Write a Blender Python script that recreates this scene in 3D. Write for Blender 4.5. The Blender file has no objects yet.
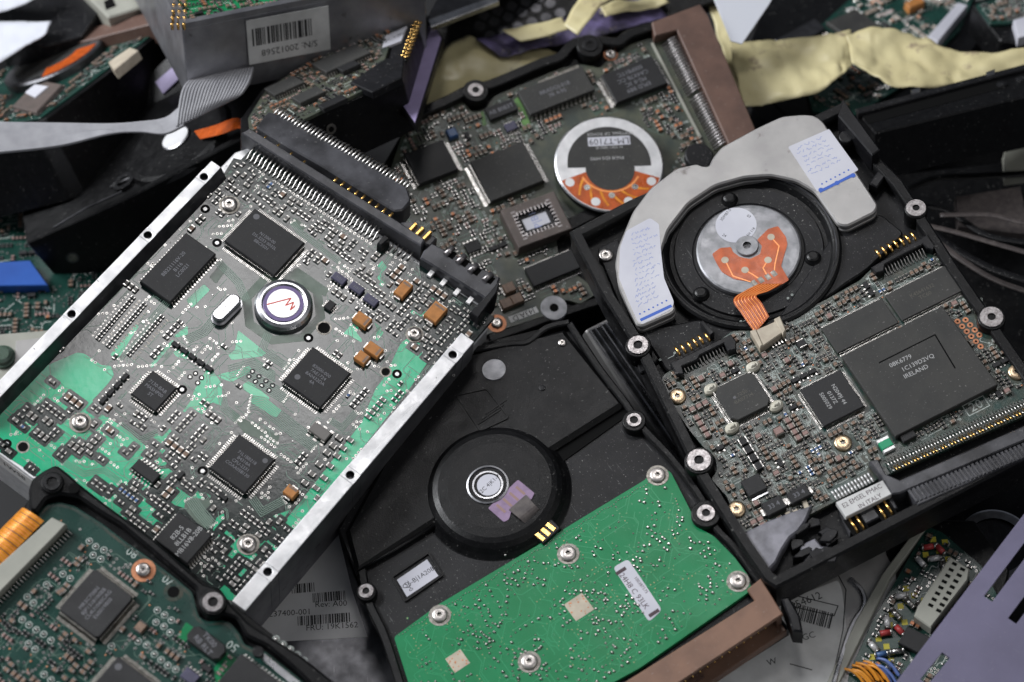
import bpy, math, random
import numpy as np
from mathutils import Matrix, Vector

# ------------------------------------------------------------------ camera
F = 2200.0; D0 = 0.680; TILT = math.radians(30)
SC = bpy.context.scene; COL = SC.collection
RT = Vector((1, 0, 0)); FW = Vector((0, math.sin(TILT), -math.cos(TILT))); UP = Vector((0, math.cos(TILT), math.sin(TILT)))
EYE = -FW * D0
cam = bpy.data.objects.new('camera', bpy.data.cameras.new('camera')); COL.objects.link(cam)
cam.location = EYE; cam.rotation_euler = (TILT, 0, 0)
cam.data.sensor_width = 36; cam.data.lens = F * 36 / 1024
cam.data.clip_start = 0.01; cam.data.clip_end = 20
cam.data.dof.use_dof = True; cam.data.dof.focus_distance = 0.672; cam.data.dof.aperture_fstop = 12.0
SC.camera = cam
R2 = random.Random(7)

def ray(px, py): return FW + RT * ((px - 512) / F) - UP * ((py - 341) / F)
def Z(x0, y0, s):
    """coordinates read off an enlarged crop -> photograph coordinates"""
    return lambda *p: [(x0 + a / s, y0 + b / s) for a, b in p]

# --------------------------------------------------------------- materials
MATS = {}
def mat(name, col, rough=.5, metal=0., col2=None, nscale=300., ndet=4., dust=0., dcol=(.45, .44, .42), dscale=900., bump=0., bscale=900.,
        rvar=0., spec=.5, coat=0., aniso=None, stain=None, alpha=1., scratch=0., trans=0.):
    m = bpy.data.materials.new(name); m.use_nodes = True; nt = m.node_tree; N = nt.nodes; L = nt.links
    b = N['Principled BSDF']; tc = N.new('ShaderNodeTexCoord')
    src = tc.outputs['Object']
    if aniso:
        mp = N.new('ShaderNodeMapping'); mp.inputs['Scale'].default_value = aniso; L.new(src, mp.inputs[0]); src = mp.outputs[0]
    def noise(sc, det=4., r=.55):
        n = N.new('ShaderNodeTexNoise'); n.inputs['Scale'].default_value = sc; n.inputs['Detail'].default_value = det
        n.inputs['Roughness'].default_value = r; L.new(src, n.inputs['Vector']); return n.outputs[0]
    def ramp(x, a, c, va=0., vc=1.):
        r = N.new('ShaderNodeMapRange'); r.inputs[1].default_value = a; r.inputs[2].default_value = c
        r.inputs[3].default_value = va; r.inputs[4].default_value = vc; L.new(x, r.inputs[0]); return r.outputs[0]
    def mix(fac, a, c):
        x = N.new('ShaderNodeMix'); x.data_type = 'RGBA'; L.new(fac, x.inputs[0])
        for s, v in ((x.inputs[6], a), (x.inputs[7], c)):
            if isinstance(v, tuple): s.default_value = (*v, 1)
            else: L.new(v, s)
        return x.outputs[2]
    cur = col
    if col2: cur = mix(ramp(noise(nscale, ndet), .35, .65), col, col2)
    if stain:
        scol, ssc, lo, hi = stain; cur = mix(ramp(noise(ssc, 6, .7), lo, hi), cur, scol)
    if scratch:
        mp = N.new('ShaderNodeMapping'); mp.inputs['Scale'].default_value = (1, .05, 1); mp.inputs['Rotation'].default_value = (0, 0, .5)
        L.new(tc.outputs['Object'], mp.inputs[0]); n = N.new('ShaderNodeTexNoise'); n.inputs['Scale'].default_value = 2500; n.inputs['Detail'].default_value = 3
        L.new(mp.outputs[0], n.inputs['Vector']); cur = mix(ramp(n.outputs[0], .68, .76, 0, scratch), cur, (.5, .5, .5))
    rsock = None
    if dust:
        d1 = ramp(noise(dscale, 2, .6), .66, .74, 0, 1); d2 = ramp(noise(60, 3), .3, .75, 0.1, 1)
        mm = N.new('ShaderNodeMath'); mm.operation = 'MULTIPLY'; L.new(d1, mm.inputs[0]); L.new(d2, mm.inputs[1])
        m2 = N.new('ShaderNodeMath'); m2.operation = 'MULTIPLY'; L.new(mm.outputs[0], m2.inputs[0]); m2.inputs[1].default_value = dust
        cur = mix(m2.outputs[0], cur, dcol)
    if isinstance(cur, tuple): b.inputs['Base Color'].default_value = (*cur, 1)
    else: L.new(cur, b.inputs['Base Color'])
    b.inputs['Metallic'].default_value = metal; b.inputs['Roughness'].default_value = rough
    if rvar: L.new(ramp(noise(nscale * .6, 5, .65), .3, .7, max(.03, rough - rvar), min(1, rough + rvar)), b.inputs['Roughness'])
    b.inputs['Specular IOR Level'].default_value = spec
    if coat: b.inputs['Coat Weight'].default_value = coat; b.inputs['Coat Roughness'].default_value = .12
    if trans: b.inputs['Transmission Weight'].default_value = trans
    if bump:
        bp = N.new('ShaderNodeBump'); bp.inputs['Strength'].default_value = bump; bp.inputs['Distance'].default_value = .0002
        L.new(noise(bscale, 4, .6), bp.inputs['Height']); L.new(bp.outputs[0], b.inputs['Normal'])
    MATS[name] = m; return name

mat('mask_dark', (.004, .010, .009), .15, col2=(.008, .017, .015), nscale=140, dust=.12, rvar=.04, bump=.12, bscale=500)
mat('mask_green', (.0, .35, .155), .19, col2=(.001, .42, .205), nscale=90, dust=.08, rvar=.05, bump=.15, bscale=400)
mat('mask_olive', (.060, .095, .070), .30, col2=(.075, .115, .085), nscale=200, rvar=.06)
mat('trace', (.13, .20, .16), .34, metal=.2, rvar=.05)
mat('board_teal', (.010, .040, .034), .3, col2=(.050, .050, .036), nscale=220, dust=.4, rvar=.1, bump=.2)
mat('board_grey', (.040, .052, .044), .35, col2=(.085, .090, .062), nscale=150, dust=.5, rvar=.1, bump=.2)
mat('board_deep', (.006, .034, .026), .28, col2=(.010, .050, .038), nscale=120, dust=.3, rvar=.08)
mat('board_bright', (.003, .165, .055), .36, col2=(.006, .205, .075), nscale=60, dust=.3, rvar=.08, bump=.15, spec=.35)
mat('board_lime', (.09, .20, .05), .4, col2=(.12, .26, .07), nscale=160)
mat('silk', (.52, .57, .54), .5, col2=(.32, .36, .33), nscale=900)
mat('solder', (.60, .58, .56), .30, 1., col2=(.36, .35, .33), nscale=1100, rvar=.12)
mat('solder_dull', (.36, .34, .31), .42, 1., col2=(.20, .19, .17), nscale=900, rvar=.1)
mat('copper', (.62, .27, .14), .42, .6, col2=(.42, .18, .10), nscale=900)
mat('gold', (.95, .62, .22), .25, 1., col2=(.75, .42, .12), nscale=1200)
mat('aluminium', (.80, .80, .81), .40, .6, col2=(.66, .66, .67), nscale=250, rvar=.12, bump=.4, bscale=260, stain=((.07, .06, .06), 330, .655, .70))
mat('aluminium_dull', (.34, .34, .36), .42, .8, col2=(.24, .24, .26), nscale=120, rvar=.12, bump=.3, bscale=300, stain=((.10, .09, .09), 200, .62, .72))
mat('steel_cover', (.43, .42, .41), .40, .55, col2=(.36, .35, .345), nscale=90, rvar=.08, bump=.12, bscale=1400, stain=((.13, .11, .10), 150, .60, .78))
mat('steel', (.62, .62, .64), .30, 1., col2=(.40, .40, .42), nscale=200, rvar=.1)
mat('steel_dark', (.13, .13, .14), .38, .9, col2=(.075, .075, .08), nscale=200, rvar=.1, scratch=.3)
mat('hub_metal', (.34, .34, .36), .40, .6, col2=(.22, .225, .235), nscale=300, rvar=.1, bump=.2)
mat('screw_metal', (.62, .59, .56), .30, 1., col2=(.38, .35, .33), nscale=1500, rvar=.1)
mat('screw_brass', (.70, .55, .36), .32, 1., col2=(.5, .36, .24), nscale=1500, rvar=.1)
mat('insert', (.46, .44, .44), .36, .9, col2=(.22, .20, .20), nscale=1300, rvar=.1)
mat('hole', (.004, .004, .004), .8, spec=.1)
mat('cast_black', (.0032, .0032, .0036), .36, col2=(.006, .006, .0065), nscale=400, dust=.3, rvar=.08, bump=.35, bscale=2200, spec=.28)
mat('cast_dusty', (.006, .006, .007), .40, col2=(.012, .012, .0135), nscale=70, dust=1., scratch=.22, dscale=1500, rvar=.08, bump=.3, bscale=2500, spec=.3, stain=((.045, .044, .043), 55, .62, .88))
mat('plastic_black', (.005, .005, .006), .40, col2=(.010, .010, .012), nscale=200, dust=.3, rvar=.1, spec=.35)
mat('plastic_grey', (.085, .085, .095), .36, col2=(.022, .022, .025), nscale=85, dust=.4, rvar=.1, stain=((.012, .012, .014), 120, .55, .75))
mat('ic', (.014, .014, .015), .48, col2=(.020, .020, .021), nscale=130, dust=.2, dscale=2000, rvar=.07, bump=.25, bscale=3000, spec=.4)
mat('ic_soft', (.034, .034, .033), .56, col2=(.046, .045, .042), nscale=110, dust=.5, dscale=1400, rvar=.07, bump=.25, bscale=3000, spec=.4)
mat('ic_purple', (.075, .07, .12), .45, col2=(.05, .05, .08), nscale=300)
mat('marking', (.17, .17, .19), .6)
mat('marking_bright', (.42, .42, .42), .6)
mat('marking_faint', (.085, .08, .065), .6)
mat('mark_disc', (.11, .11, .12), .45)
mat('res_body', (.012, .012, .014), .35)
mat('res_blue', (.05, .12, .28), .35)
mat('cap_tan', (.25, .165, .115), .45, col2=(.17, .11, .08), nscale=900)
mat('cap_pink', (.27, .17, .15), .45)
mat('cap_grey', (.16, .15, .14), .45)
mat('tant', (.48, .20, .055), .5, col2=(.36, .15, .04), nscale=500, dust=.2)
mat('ink_green', (.01, .28, .13), .4)
mat('flex', (.55, .10, .014), .30, col2=(.36, .065, .01), nscale=320, rvar=.1)
mat('flex_line', (.90, .33, .10), .28, .2)
mat('flex_gold', (.85, .34, .03), .3, .2, col2=(.6, .2, .01), nscale=400)
mat('flex_lilac', (.27, .18, .30), .35, col2=(.19, .125, .21), nscale=300)
mat('flex_grey', (.10, .085, .08), .45, col2=(.06, .05, .05), nscale=500, dust=.4)
mat('brown', (.150, .085, .064), .50, col2=(.105, .060, .046), nscale=120, dust=.5, rvar=.08, bump=.1)
mat('brown_light', (.225, .125, .083), .50, col2=(.17, .095, .065), nscale=120, dust=.5, rvar=.08, bump=.1)
mat('socket_brown', (.125, .098, .088), .5, col2=(.095, .078, .070), nscale=200, dust=.4)
mat('cream', (.52, .46, .36), .45, col2=(.42, .36, .28), nscale=300)
mat('cream_grey', (.36, .36, .31), .45, col2=(.30, .30, .26), nscale=100)
mat('clear_grey', (.25, .245, .28), .35, col2=(.09, .09, .105), nscale=160, rvar=.1)
mat('paper', (.60, .60, .65), .6, col2=(.50, .50, .56), nscale=45, dust=.4)
mat('screw_pale', (.66, .62, .58), .36, .75, col2=(.46, .42, .40), nscale=900, rvar=.1)
mat('paper_grey', (.68, .68, .69), .5, col2=(.55, .55, .56), nscale=50, dust=.5)
mat('trace_green', (.012, .26, .10), .35)
mat('paper_dirty', (.72, .72, .71), .55, col2=(.48, .48, .47), nscale=60, dust=.4)
mat('paper_lilac', (.36, .30, .50), .5, col2=(.30, .25, .42), nscale=100, scratch=.3)
mat('ink', (.015, .015, .017), .6)
mat('ink_brown', (.06, .035, .045), .6)
mat('ink_blue', (.045, .12, .48), .5)
mat('ink_pale', (.30, .34, .55), .5)
mat('ink_red', (.62, .09, .07), .5)
mat('disc_white', (.72, .71, .71), .30, .3)
mat('disc_purple', (.035, .022, .075), .25, .5)
mat('glue', (.66, .64, .54), .35, col2=(.5, .47, .38), nscale=500)
mat('tape', (.66, .59, .34), .38, col2=(.56, .49, .27), nscale=50, rvar=.1, bump=.3, bscale=120, stain=((.20, .14, .12), 75, .60, .72))
mat('tape_violet', (.16, .13, .27), .5, col2=(.018, .016, .02), nscale=130, stain=((.45, .40, .24), 60, .60, .66))
mat('ribbon', (.34, .34, .36), .5, col2=(.28, .28, .30), nscale=200, spec=.3)
mat('plate_lilac', (.185, .172, .262), .40, .2, col2=(.150, .140, .212), nscale=40, rvar=.08, bump=.2, bscale=1800, scratch=.12, dust=.3)
mat('blue', (.02, .10, .42), .45, col2=(.015, .075, .34), nscale=60)
mat('white_sheet', (.66, .68, .74), .5)
mat('ground', (.006, .006, .007), .7)
mat('wire_orange', (.75, .30, .03), .4)
mat('wire_blue', (.12, .18, .42), .4)
mat('yellow_ink', (.55, .48, .05), .5)
mat('res_red', (.45, .05, .05), .4)

# ------------------------------------------------------------ mesh builder
def ccw(p):
    a = sum(p[i][0] * p[(i + 1) % len(p)][1] - p[(i + 1) % len(p)][0] * p[i][1] for i in range(len(p)))
    return list(p) if a > 0 else list(reversed(p))
def inset(p, d):
    n = len(p); out = []
    for i in range(n):
        ax, ay = p[i - 1]; bx, by = p[i]; cx, cy = p[(i + 1) % n]
        ux, uy = bx - ax, by - ay; vx, vy = cx - bx, cy - by
        lu = math.hypot(ux, uy) or 1e-9; lv = math.hypot(vx, vy) or 1e-9
        n1 = (-uy / lu, ux / lu); n2 = (-vy / lv, vx / lv)
        k = 1 + n1[0] * n2[0] + n1[1] * n2[1]; k = max(k, .35)
        out.append((bx + d * (n1[0] + n2[0]) / k, by + d * (n1[1] + n2[1]) / k))
    return out
def circ(cx, cy, r, n=24, a0=0., a1=None, ry=None):
    ry = ry or r
    if a1 is None: return [(cx + r * math.cos(a0 + 2 * math.pi * i / n), cy + ry * math.sin(a0 + 2 * math.pi * i / n)) for i in range(n)]
    return [(cx + r * math.cos(a0 + (a1 - a0) * i / n), cy + ry * math.sin(a0 + (a1 - a0) * i / n)) for i in range(n + 1)]
def rect(cx, cy, w, h, a=0., r=0., n=3):
    if r > 0:
        q = []
        for sx, sy, s in ((1, -1, -90), (1, 1, 0), (-1, 1, 90), (-1, -1, 180)):
            q += circ(sx * (w / 2 - r), sy * (h / 2 - r), r, n, math.radians(s), math.radians(s + 90))
    else: q = [(-w / 2, -h / 2), (w / 2, -h / 2), (w / 2, h / 2), (-w / 2, h / 2)]
    c, s = math.cos(a), math.sin(a)
    return [(cx + x * c - y * s, cy + x * s + y * c) for x, y in q]
def roundpoly(p, r, n=4):
    """fillet the corners of a polygon"""
    p = ccw(p); out = []; N = len(p)
    for i in range(N):
        a = Vector(p[i - 1]); b = Vector(p[i]); c = Vector(p[(i + 1) % N])
        d1 = (a - b); d2 = (c - b); k = min(r, d1.length * .45, d2.length * .45)
        s = b + d1.normalized() * k; e = b + d2.normalized() * k
        for j in range(n + 1):
            t = j / n; q = s * (1 - t) ** 2 + b * 2 * t * (1 - t) + e * t * t; out.append((q.x, q.y))
    return out
def bez(p, n=6):
    """smooth open 2-D/3-D polyline (Catmull-Rom)"""
    P = [Vector(q) for q in p]; P = [P[0] * 2 - P[1]] + P + [P[-1] * 2 - P[-2]]; out = []
    for i in range(1, len(P) - 2):
        for j in range(n):
            t = j / n; a, b, c, d = P[i - 1:i + 3]
            out.append(.5 * ((2 * b) + (c - a) * t + (2 * a - 5 * b + 4 * c - d) * t * t + (3 * b - a - 3 * c + d) * t ** 3))
    out.append(P[-2]); return out

class MB:
    def __init__(s): s.v = []; s.f = []; s.m = []; s.sm = []
    def face(s, idx, m, sm=False): s.f.append(tuple(idx)); s.m.append(m); s.sm.append(sm)
    def prism(s, p, z0, z1, m, ch=0., mt=None, bottom=False, sm=False):
        p = ccw(p); n = len(p); b = len(s.v); mt = mt or m
        s.v += [(x, y, z0) for x, y in p]
        if ch > 0:
            s.v += [(x, y, z1 - ch) for x, y in p]; s.v += [(x, y, z1) for x, y in inset(p, ch)]; lay = 3
        else: s.v += [(x, y, z1) for x, y in p]; lay = 2
        for l in range(lay - 1):
            for i in range(n):
                j = (i + 1) % n; s.face((b + l * n + i, b + l * n + j, b + (l + 1) * n + j, b + (l + 1) * n + i), m, sm)
        s.face([b + (lay - 1) * n + i for i in range(n)], mt)
        if bottom: s.face([b + i for i in reversed(range(n))], m)
        return s
    def box(s, cx, cy, z0, z1, w, h, m, a=0., ch=0., mt=None): return s.prism(rect(cx, cy, w, h, a), z0, z1, m, ch, mt)
    def cyl(s, cx, cy, z0, z1, r, m, n=24, ch=0., mt=None): return s.prism(circ(cx, cy, r, n), z0, z1, m, ch, mt, sm=True)
    def ring(s, po, pi, z0, z1, m, zi=None, mi=None, ch=0.):
        """annulus between two polygons of the same length"""
        n = len(po); b = len(s.v); zi = z0 if zi is None else zi; mi = mi or m
        po2 = inset(ccw(po), ch) if ch else po
        rows = [[(x, y, z0) for x, y in po], [(x, y, z1 - ch) for x, y in po], [(x, y, z1) for x, y in po2], [(x, y, z1) for x, y in pi], [(x, y, zi) for x, y in pi]]
        for r in rows: s.v += r
        for l in range(4):
            for i in range(n):
                j = (i + 1) % n; s.face((b + l * n + i, b + l * n + j, b + (l + 1) * n + j, b + (l + 1) * n + i), mi if l == 3 else m, l == 3 and n > 8)
        return s
    def flat(s, p, z, m):
        p = ccw(p); b = len(s.v); s.v += [(x, y, z) for x, y in p]; s.face(range(b, b + len(p)), m); return s
    def lathe(s, cx, cy, prof, m, n=32, mats=None):
        b = len(s.v)
        for r, z in prof: s.v += [(cx + r * math.cos(2 * math.pi * i / n), cy + r * math.sin(2 * math.pi * i / n), z) for i in range(n)]
        for l in range(len(prof) - 1):
            mm = mats[l] if mats else m
            for i in range(n):
                j = (i + 1) % n; s.face((b + l * n + i, b + l * n + j, b + (l + 1) * n + j, b + (l + 1) * n + i), mm, False)
        s.face([b + (len(prof) - 1) * n + i for i in range(n)], mats[-1] if mats else m)
        return s
    def strip(s, pts, w, z, m, t=.03):
        """flat line of width w with a little thickness"""
        for i in range(len(pts) - 1):
            (x0, y0), (x1, y1) = pts[i][:2], pts[i + 1][:2]; d = math.hypot(x1 - x0, y1 - y0)
            if d < 1e-6: continue
            e = w * .4; s.box((x0 + x1) / 2, (y0 + y1) / 2, z, z + t + i * .0007, d + e, w, m, math.atan2(y1 - y0, x1 - x0))
        return s
    def tube(s, pts, r, m, n=8, flat=1.):
        P = [Vector(p) for p in pts]; b = len(s.v)
        for i, p in enumerate(P):
            t = (P[min(i + 1, len(P) - 1)] - P[max(i - 1, 0)]).normalized(); u = t.cross(Vector((0, 0, 1)))
            if u.length < .01: u = t.cross(Vector((0, 1, 0)))
            u.normalize(); w = u.cross(t).normalized()
            for k in range(n):
                a = 2 * math.pi * k / n; q = p + u * r * math.cos(a) + w * r * flat * math.sin(a); s.v.append(tuple(q))
        for i in range(len(P) - 1):
            for k in range(n):
                j = (k + 1) % n; s.face((b + i * n + k, b + i * n + j, b + (i + 1) * n + j, b + (i + 1) * n + k), m, True)
        s.face([b + k for k in range(n)], m); s.face([b + (len(P) - 1) * n + k for k in reversed(range(n))], m); return s
    def ribbon(s, pa, pb, t, m, cross=None):
        """thick sheet between two 3-D polylines"""
        n = len(pa); b = len(s.v)
        A = [Vector(p) for p in pa]; B = [Vector(p) for p in pb]
        for i in range(n):
            tt = (A[min(i + 1, n - 1)] - A[max(i - 1, 0)]); nn = tt.cross(B[i] - A[i])
            nn = nn.normalized() * t if nn.length > 1e-9 else Vector((0, 0, t))
            s.v += [tuple(A[i]), tuple(B[i]), tuple(B[i] + nn), tuple(A[i] + nn)]
        for i in range(n - 1):
            for k in range(4):
                j = (k + 1) % 4; s.face((b + 4 * i + k, b + 4 * i + j, b + 4 * i + 4 + j, b + 4 * i + 4 + k), m, False)
        s.face((b, b + 1, b + 2, b + 3), m); s.face((b + 4 * n - 4, b + 4 * n - 1, b + 4 * n - 2, b + 4 * n - 3), m); return s
    def merge(s, o, x=0, y=0, z=0, a=0., sc=1.):
        b = len(s.v); c, q = math.cos(a) * sc, math.sin(a) * sc
        s.v += [(x + X * c - Y * q, y + X * q + Y * c, z + Zz * sc) for X, Y, Zz in o.v]
        s.f += [tuple(i + b for i in f) for f in o.f]; s.m += o.m; s.sm += o.sm; return s
    def mesh(s, name):
        me = bpy.data.meshes.new(name); me.from_pydata([(x * .001, y * .001, z * .001) for x, y, z in s.v], [], s.f)
        names = sorted(set(s.m)); ix = {k: i for i, k in enumerate(names)}
        for k in names: me.materials.append(MATS[k])
        me.polygons.foreach_set('material_index', [ix[k] for k in s.m]); me.polygons.foreach_set('use_smooth', s.sm)
        me.update()
        bm = __import__('bmesh').new(); bm.from_mesh(me); __import__('bmesh').ops.recalc_face_normals(bm, faces=bm.faces); bm.to_mesh(me); bm.free()
        return me
    def build(s, name, parent, loc=(0, 0, 0), a=0., label=None, kind=None):
        return place(s.mesh(name), name, parent, loc, a, label, kind)

def place(me, name, parent, loc=(0, 0, 0), a=0., label=None, kind=None):
    o = bpy.data.objects.new(name, me); COL.objects.link(o)
    if parent is not None: o.parent = parent.o if isinstance(parent, Thing) else parent
    o.location = [c * .001 for c in loc]; o.rotation_euler = (0, 0, a)
    if label: o['label'] = label
    if kind: o['kind'] = kind
    return o

class Thing:
    """an Empty with the pose of a plane in the pile; px() reads a photograph position off that plane (mm)"""
    def __init__(s, name, label, cat, anchor, z, n, p1, p2, group=None):
        n = Vector(n).normalized(); d = ray(*anchor); P = EYE + d * ((z - EYE.z) / d.z)
        s.P = P; s.n = n; un = lambda p: EYE + ray(*p) * ((P - EYE).dot(n) / ray(*p).dot(n))
        x = (un(p2) - un(p1)).normalized(); y = n.cross(x).normalized()
        s.M = Matrix(((x.x, y.x, n.x, P.x), (x.y, y.y, n.y, P.y), (x.z, y.z, n.z, P.z), (0, 0, 0, 1))); s.I = s.M.inverted()
        s.o = bpy.data.objects.new(name, None); COL.objects.link(s.o); s.o.matrix_world = s.M; s.o.empty_display_size = .01
        s.o['label'] = label; s.o['category'] = cat
        if group: s.o['group'] = group
        s.occ = []; s.chips = []
    def px(s, p, z=0.):
        e = s.I @ EYE; d = s.I.to_3x3() @ ray(*p); t = (z * .001 - e.z) / d.z; q = e + d * t; return (q.x * 1000, q.y * 1000)
    def pl(s, pts, z=0.): return [s.px(p, z) for p in pts]
    def quad(s, pts, z=0.):
        q = s.pl(pts, z); cx = sum(p[0] for p in q) / 4; cy = sum(p[1] for p in q) / 4
        dd = lambda a, b: math.hypot(a[0] - b[0], a[1] - b[1])
        w = (dd(q[0], q[1]) + dd(q[2], q[3])) / 2; h = (dd(q[1], q[2]) + dd(q[3], q[0])) / 2
        a = math.atan2((q[1][1] - q[0][1]) + (q[2][1] - q[3][1]), (q[1][0] - q[0][0]) + (q[2][0] - q[3][0]))
        return cx, cy, w, h, a
    def block(s, cx, cy, w, h, a=0.): s.occ.append((cx, cy, w, h, a))

_font_cache = {}
def text(T, string, c, size, a=0., z=.05, m='marking', name='marking', parent=None, t=.01, local=False, sx=1.):
    key = (string, sx)
    if key not in _font_cache:
        cu = bpy.data.curves.new('t', 'FONT'); cu.body = string; cu.align_x = 'CENTER'; cu.align_y = 'CENTER'; cu.resolution_u = 2; cu.size = 1
        ob = bpy.data.objects.new('t', cu); COL.objects.link(ob); bpy.context.view_layer.update()
        me = bpy.data.meshes.new_from_object(ob.evaluated_get(bpy.context.evaluated_depsgraph_get()))
        vs = [(v.co.x * sx, v.co.y) for v in me.vertices]; fs = [tuple(p.vertices) for p in me.polygons]
        bpy.data.objects.remove(ob); bpy.data.curves.remove(cu); bpy.data.meshes.remove(me)
        _font_cache[key] = (vs, fs)
    vs, fs = _font_cache[key]; b = MB(); k = size / .72
    b.v = [(x * k, y * k, 0) for x, y in vs]
    for f in fs: b.face(f, m)
    x, y = c if local else T.px(c, z)
    return b.build(name, parent or T, (x, y, z), a)

# ----------------------------------------------------- component library
def lead_mb(n, pitch, L, h, wid, m='solder'):
    """a row of gull-wing leads along x, reaching out to +y from y=0"""
    b = MB()
    for i in range(n):
        x = (i - (n - 1) / 2) * pitch; w = wid / 2
        prof = [(-.1, h), (L * .25, h), (L * .5, .14), (L, .12)]
        for k in range(3):
            y0, z0 = prof[k]; y1, z1 = prof[k + 1]; q = len(b.v); t = .13
            b.v += [(x - w, y0, z0 - t), (x + w, y0, z0 - t), (x + w, y0, z0), (x - w, y0, z0), (x - w, y1, z1 - t), (x + w, y1, z1 - t), (x + w, y1, z1), (x - w, y1, z1)]
            for f in ((3, 2, 6, 7), (0, 3, 7, 4), (1, 5, 6, 2), (4, 7, 6, 5)): b.face([q + j for j in f], m)
    return b
def chip(T, pts, t=2., nx=0, ny=0, L=1.5, txt=None, ts=1.0, ta=0., m='ic', snap=True, z=0., tm='marking', chamf=0., wid=.5, name='chip', dot=None, label=None, ring=None, lm='solder', local=None, lsp=1.45):
    if local: cx, cy, w, h, a = local
    else: cx, cy, w, h, a = T.quad(pts, z + t)
    if snap and abs(a) < .12: a = 0.
    T.block(cx, cy, w + 2 * L * (ny > 0) + .3, h + 2 * L * (nx > 0) + .3, a); T.chips.append((cx, cy, w, h, a, nx, ny, L))
    b = MB(); z0 = .25
    if chamf:
        p = [(-w / 2 + chamf, -h / 2), (w / 2 - chamf, -h / 2), (w / 2, -h / 2 + chamf), (w / 2, h / 2 - chamf), (w / 2 - chamf, h / 2), (-w / 2 + chamf, h / 2), (-w / 2, h / 2 - chamf), (-w / 2, -h / 2 + chamf)]
    else: p = rect(0, 0, w, h)
    mid = (z0 + t) / 2
    b.prism(inset(ccw(p), .12), z0, mid, m); b.prism(p, mid, t, m, min(.22, t * .2))
    o = b.build(name, T, (cx, cy, z), a, label)
    if nx or ny:
        l = MB()
        if nx:
            pt = (w - 1.2) / max(nx - 1, 1); r = lead_mb(nx, pt, L, mid, pt * wid, lm); l.merge(r, 0, h / 2); l.merge(r, 0, -h / 2, 0, math.pi)
        if ny:
            pt = (h - 1.2) / max(ny - 1, 1); r = lead_mb(ny, pt, L, mid, pt * wid, lm); l.merge(r, -w / 2, 0, 0, math.pi / 2); l.merge(r, w / 2, 0, 0, -math.pi / 2)
        l.build('leads', o)
    if dot:
        d = MB(); r = dot[2] if len(dot) > 2 else .8; d.cyl(w / 2 * dot[0], h / 2 * dot[1], t, t + .015, r, 'mark_disc', 20); d.build('pin_mark', o)
    if txt:
        lines = txt.split('|'); n = len(lines)
        for i, s in enumerate(lines):
            off = ((n - 1) / 2 - i) * ts * lsp; c = (-math.sin(ta) * off, math.cos(ta) * off)
            text(T, s, c, ts, ta, t + .012, tm, 'marking', o, local=True)
    return o
def star(r, n=6, k=.68): return [(r * (1 if i % 2 == 0 else k) * math.cos(math.pi * i / n), r * (1 if i % 2 == 0 else k) * math.sin(math.pi * i / n)) for i in range(2 * n)]
_scr = {}
def screw(T, p, r=2.2, m='screw_metal', z=0., h=1.1, washer=None, a=.3, name='screw', cross=False, label=None):
    key = (r, m, h, cross)
    if key not in _scr:
        b = MB(); st = star(r * .36, 4 if cross else 6, .35 if cross else .7); n = len(st)
        oc = [circ(0, 0, q, n * 3) for q in (r, r * .96, r * .78, r * .50)]; zs = (h * .45, h * .75, h * .97, h)
        N = n * 3; st3 = []
        for i in range(n):
            a0, a1 = st[i], st[(i + 1) % n]
            for k in range(3): st3.append((a0[0] + (a1[0] - a0[0]) * k / 3, a0[1] + (a1[1] - a0[1]) * k / 3))
        rows = [[(x, y, 0) for x, y in oc[0]]] + [[(x, y, q) for x, y in c] for c, q in zip(oc, zs)] + [[(x, y, h * .98) for x, y in st3], [(x, y, h * .3) for x, y in st3]]
        for rr in rows: b.v += rr
        for l in range(len(rows) - 1):
            for i in range(N):
                j = (i + 1) % N; b.face((l * N + i, l * N + j, (l + 1) * N + j, (l + 1) * N + i), m if l < 5 else 'hole', l < 4)
        b.face([(len(rows) - 1) * N + i for i in range(N)], 'solder_dull')
        _scr[key] = b.mesh(name)
    x, y = T.px(p, z + h); o = place(_scr[key], name, T, (x, y, z), a, label); T.block(x, y, 2 * r + .8, 2 * r + .8)
    if washer:
        w = MB(); w.ring(circ(0, 0, washer[0], 28), circ(0, 0, r * .8, 28), .02, .06, washer[1]); w.build('solder_ring', o)
    return o
def boss(T, p, r, hgt, z0, m='cast_black', rin=None, im='insert', hr=.45, name='screw_boss', flatcut=True):
    """a casting post with a metal insert and a threaded hole"""
    x, y = T.px(p, hgt); rin = rin or r * .8
    b = MB(); b.cyl(0, 0, z0, hgt - .3, r, m, 28, .3)
    o = b.build(name, T, (x, y, 0))
    i = MB(); i.ring(circ(0, 0, rin, 28), circ(0, 0, rin * hr, 28), hgt - .4, hgt + .25, im, hgt - 3, 'hole', .12); i.flat(circ(0, 0, rin * hr, 28), hgt - 1.6, 'steel_dark')
    i.ring(circ(0, 0, rin * hr, 28), circ(0, 0, rin * hr * .72, 28), hgt - 1.3, hgt - .5, im, hgt - 1.6, 'steel'); i.build('threaded_insert', o)
    T.block(x, y, 2 * r + .5, 2 * r + .5); return o
def smd(w, h, t, body, end='solder', e=.25):
    b = MB(); b.box(0, 0, .05, t, w * (1 - 2 * e) + .02, h * .96, body, ch=t * .08)
    for s in (-1, 1): b.box(s * w * (.5 - e / 2), 0, .02, t * 1.04, w * e, h, end, ch=t * .12)
    return b
def sot(w=1.6, h=2.9, t=1.1, body='ic'):
    b = MB(); b.box(0, 0, .15, t, w, h, body, ch=.12)
    for x, y in ((-1, -.33), (-1, .33), (1, 0)): b.box(x * (w / 2 + .35), y * h, .03, .35, .75, .45, 'solder')
    return b
def dotmb(r=.35, m='solder', hh=.3):
    b = MB(); b.lathe(0, 0, [(r, .02), (r * .85, hh * .6), (r * .45, hh)], m, 10); return b
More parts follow.
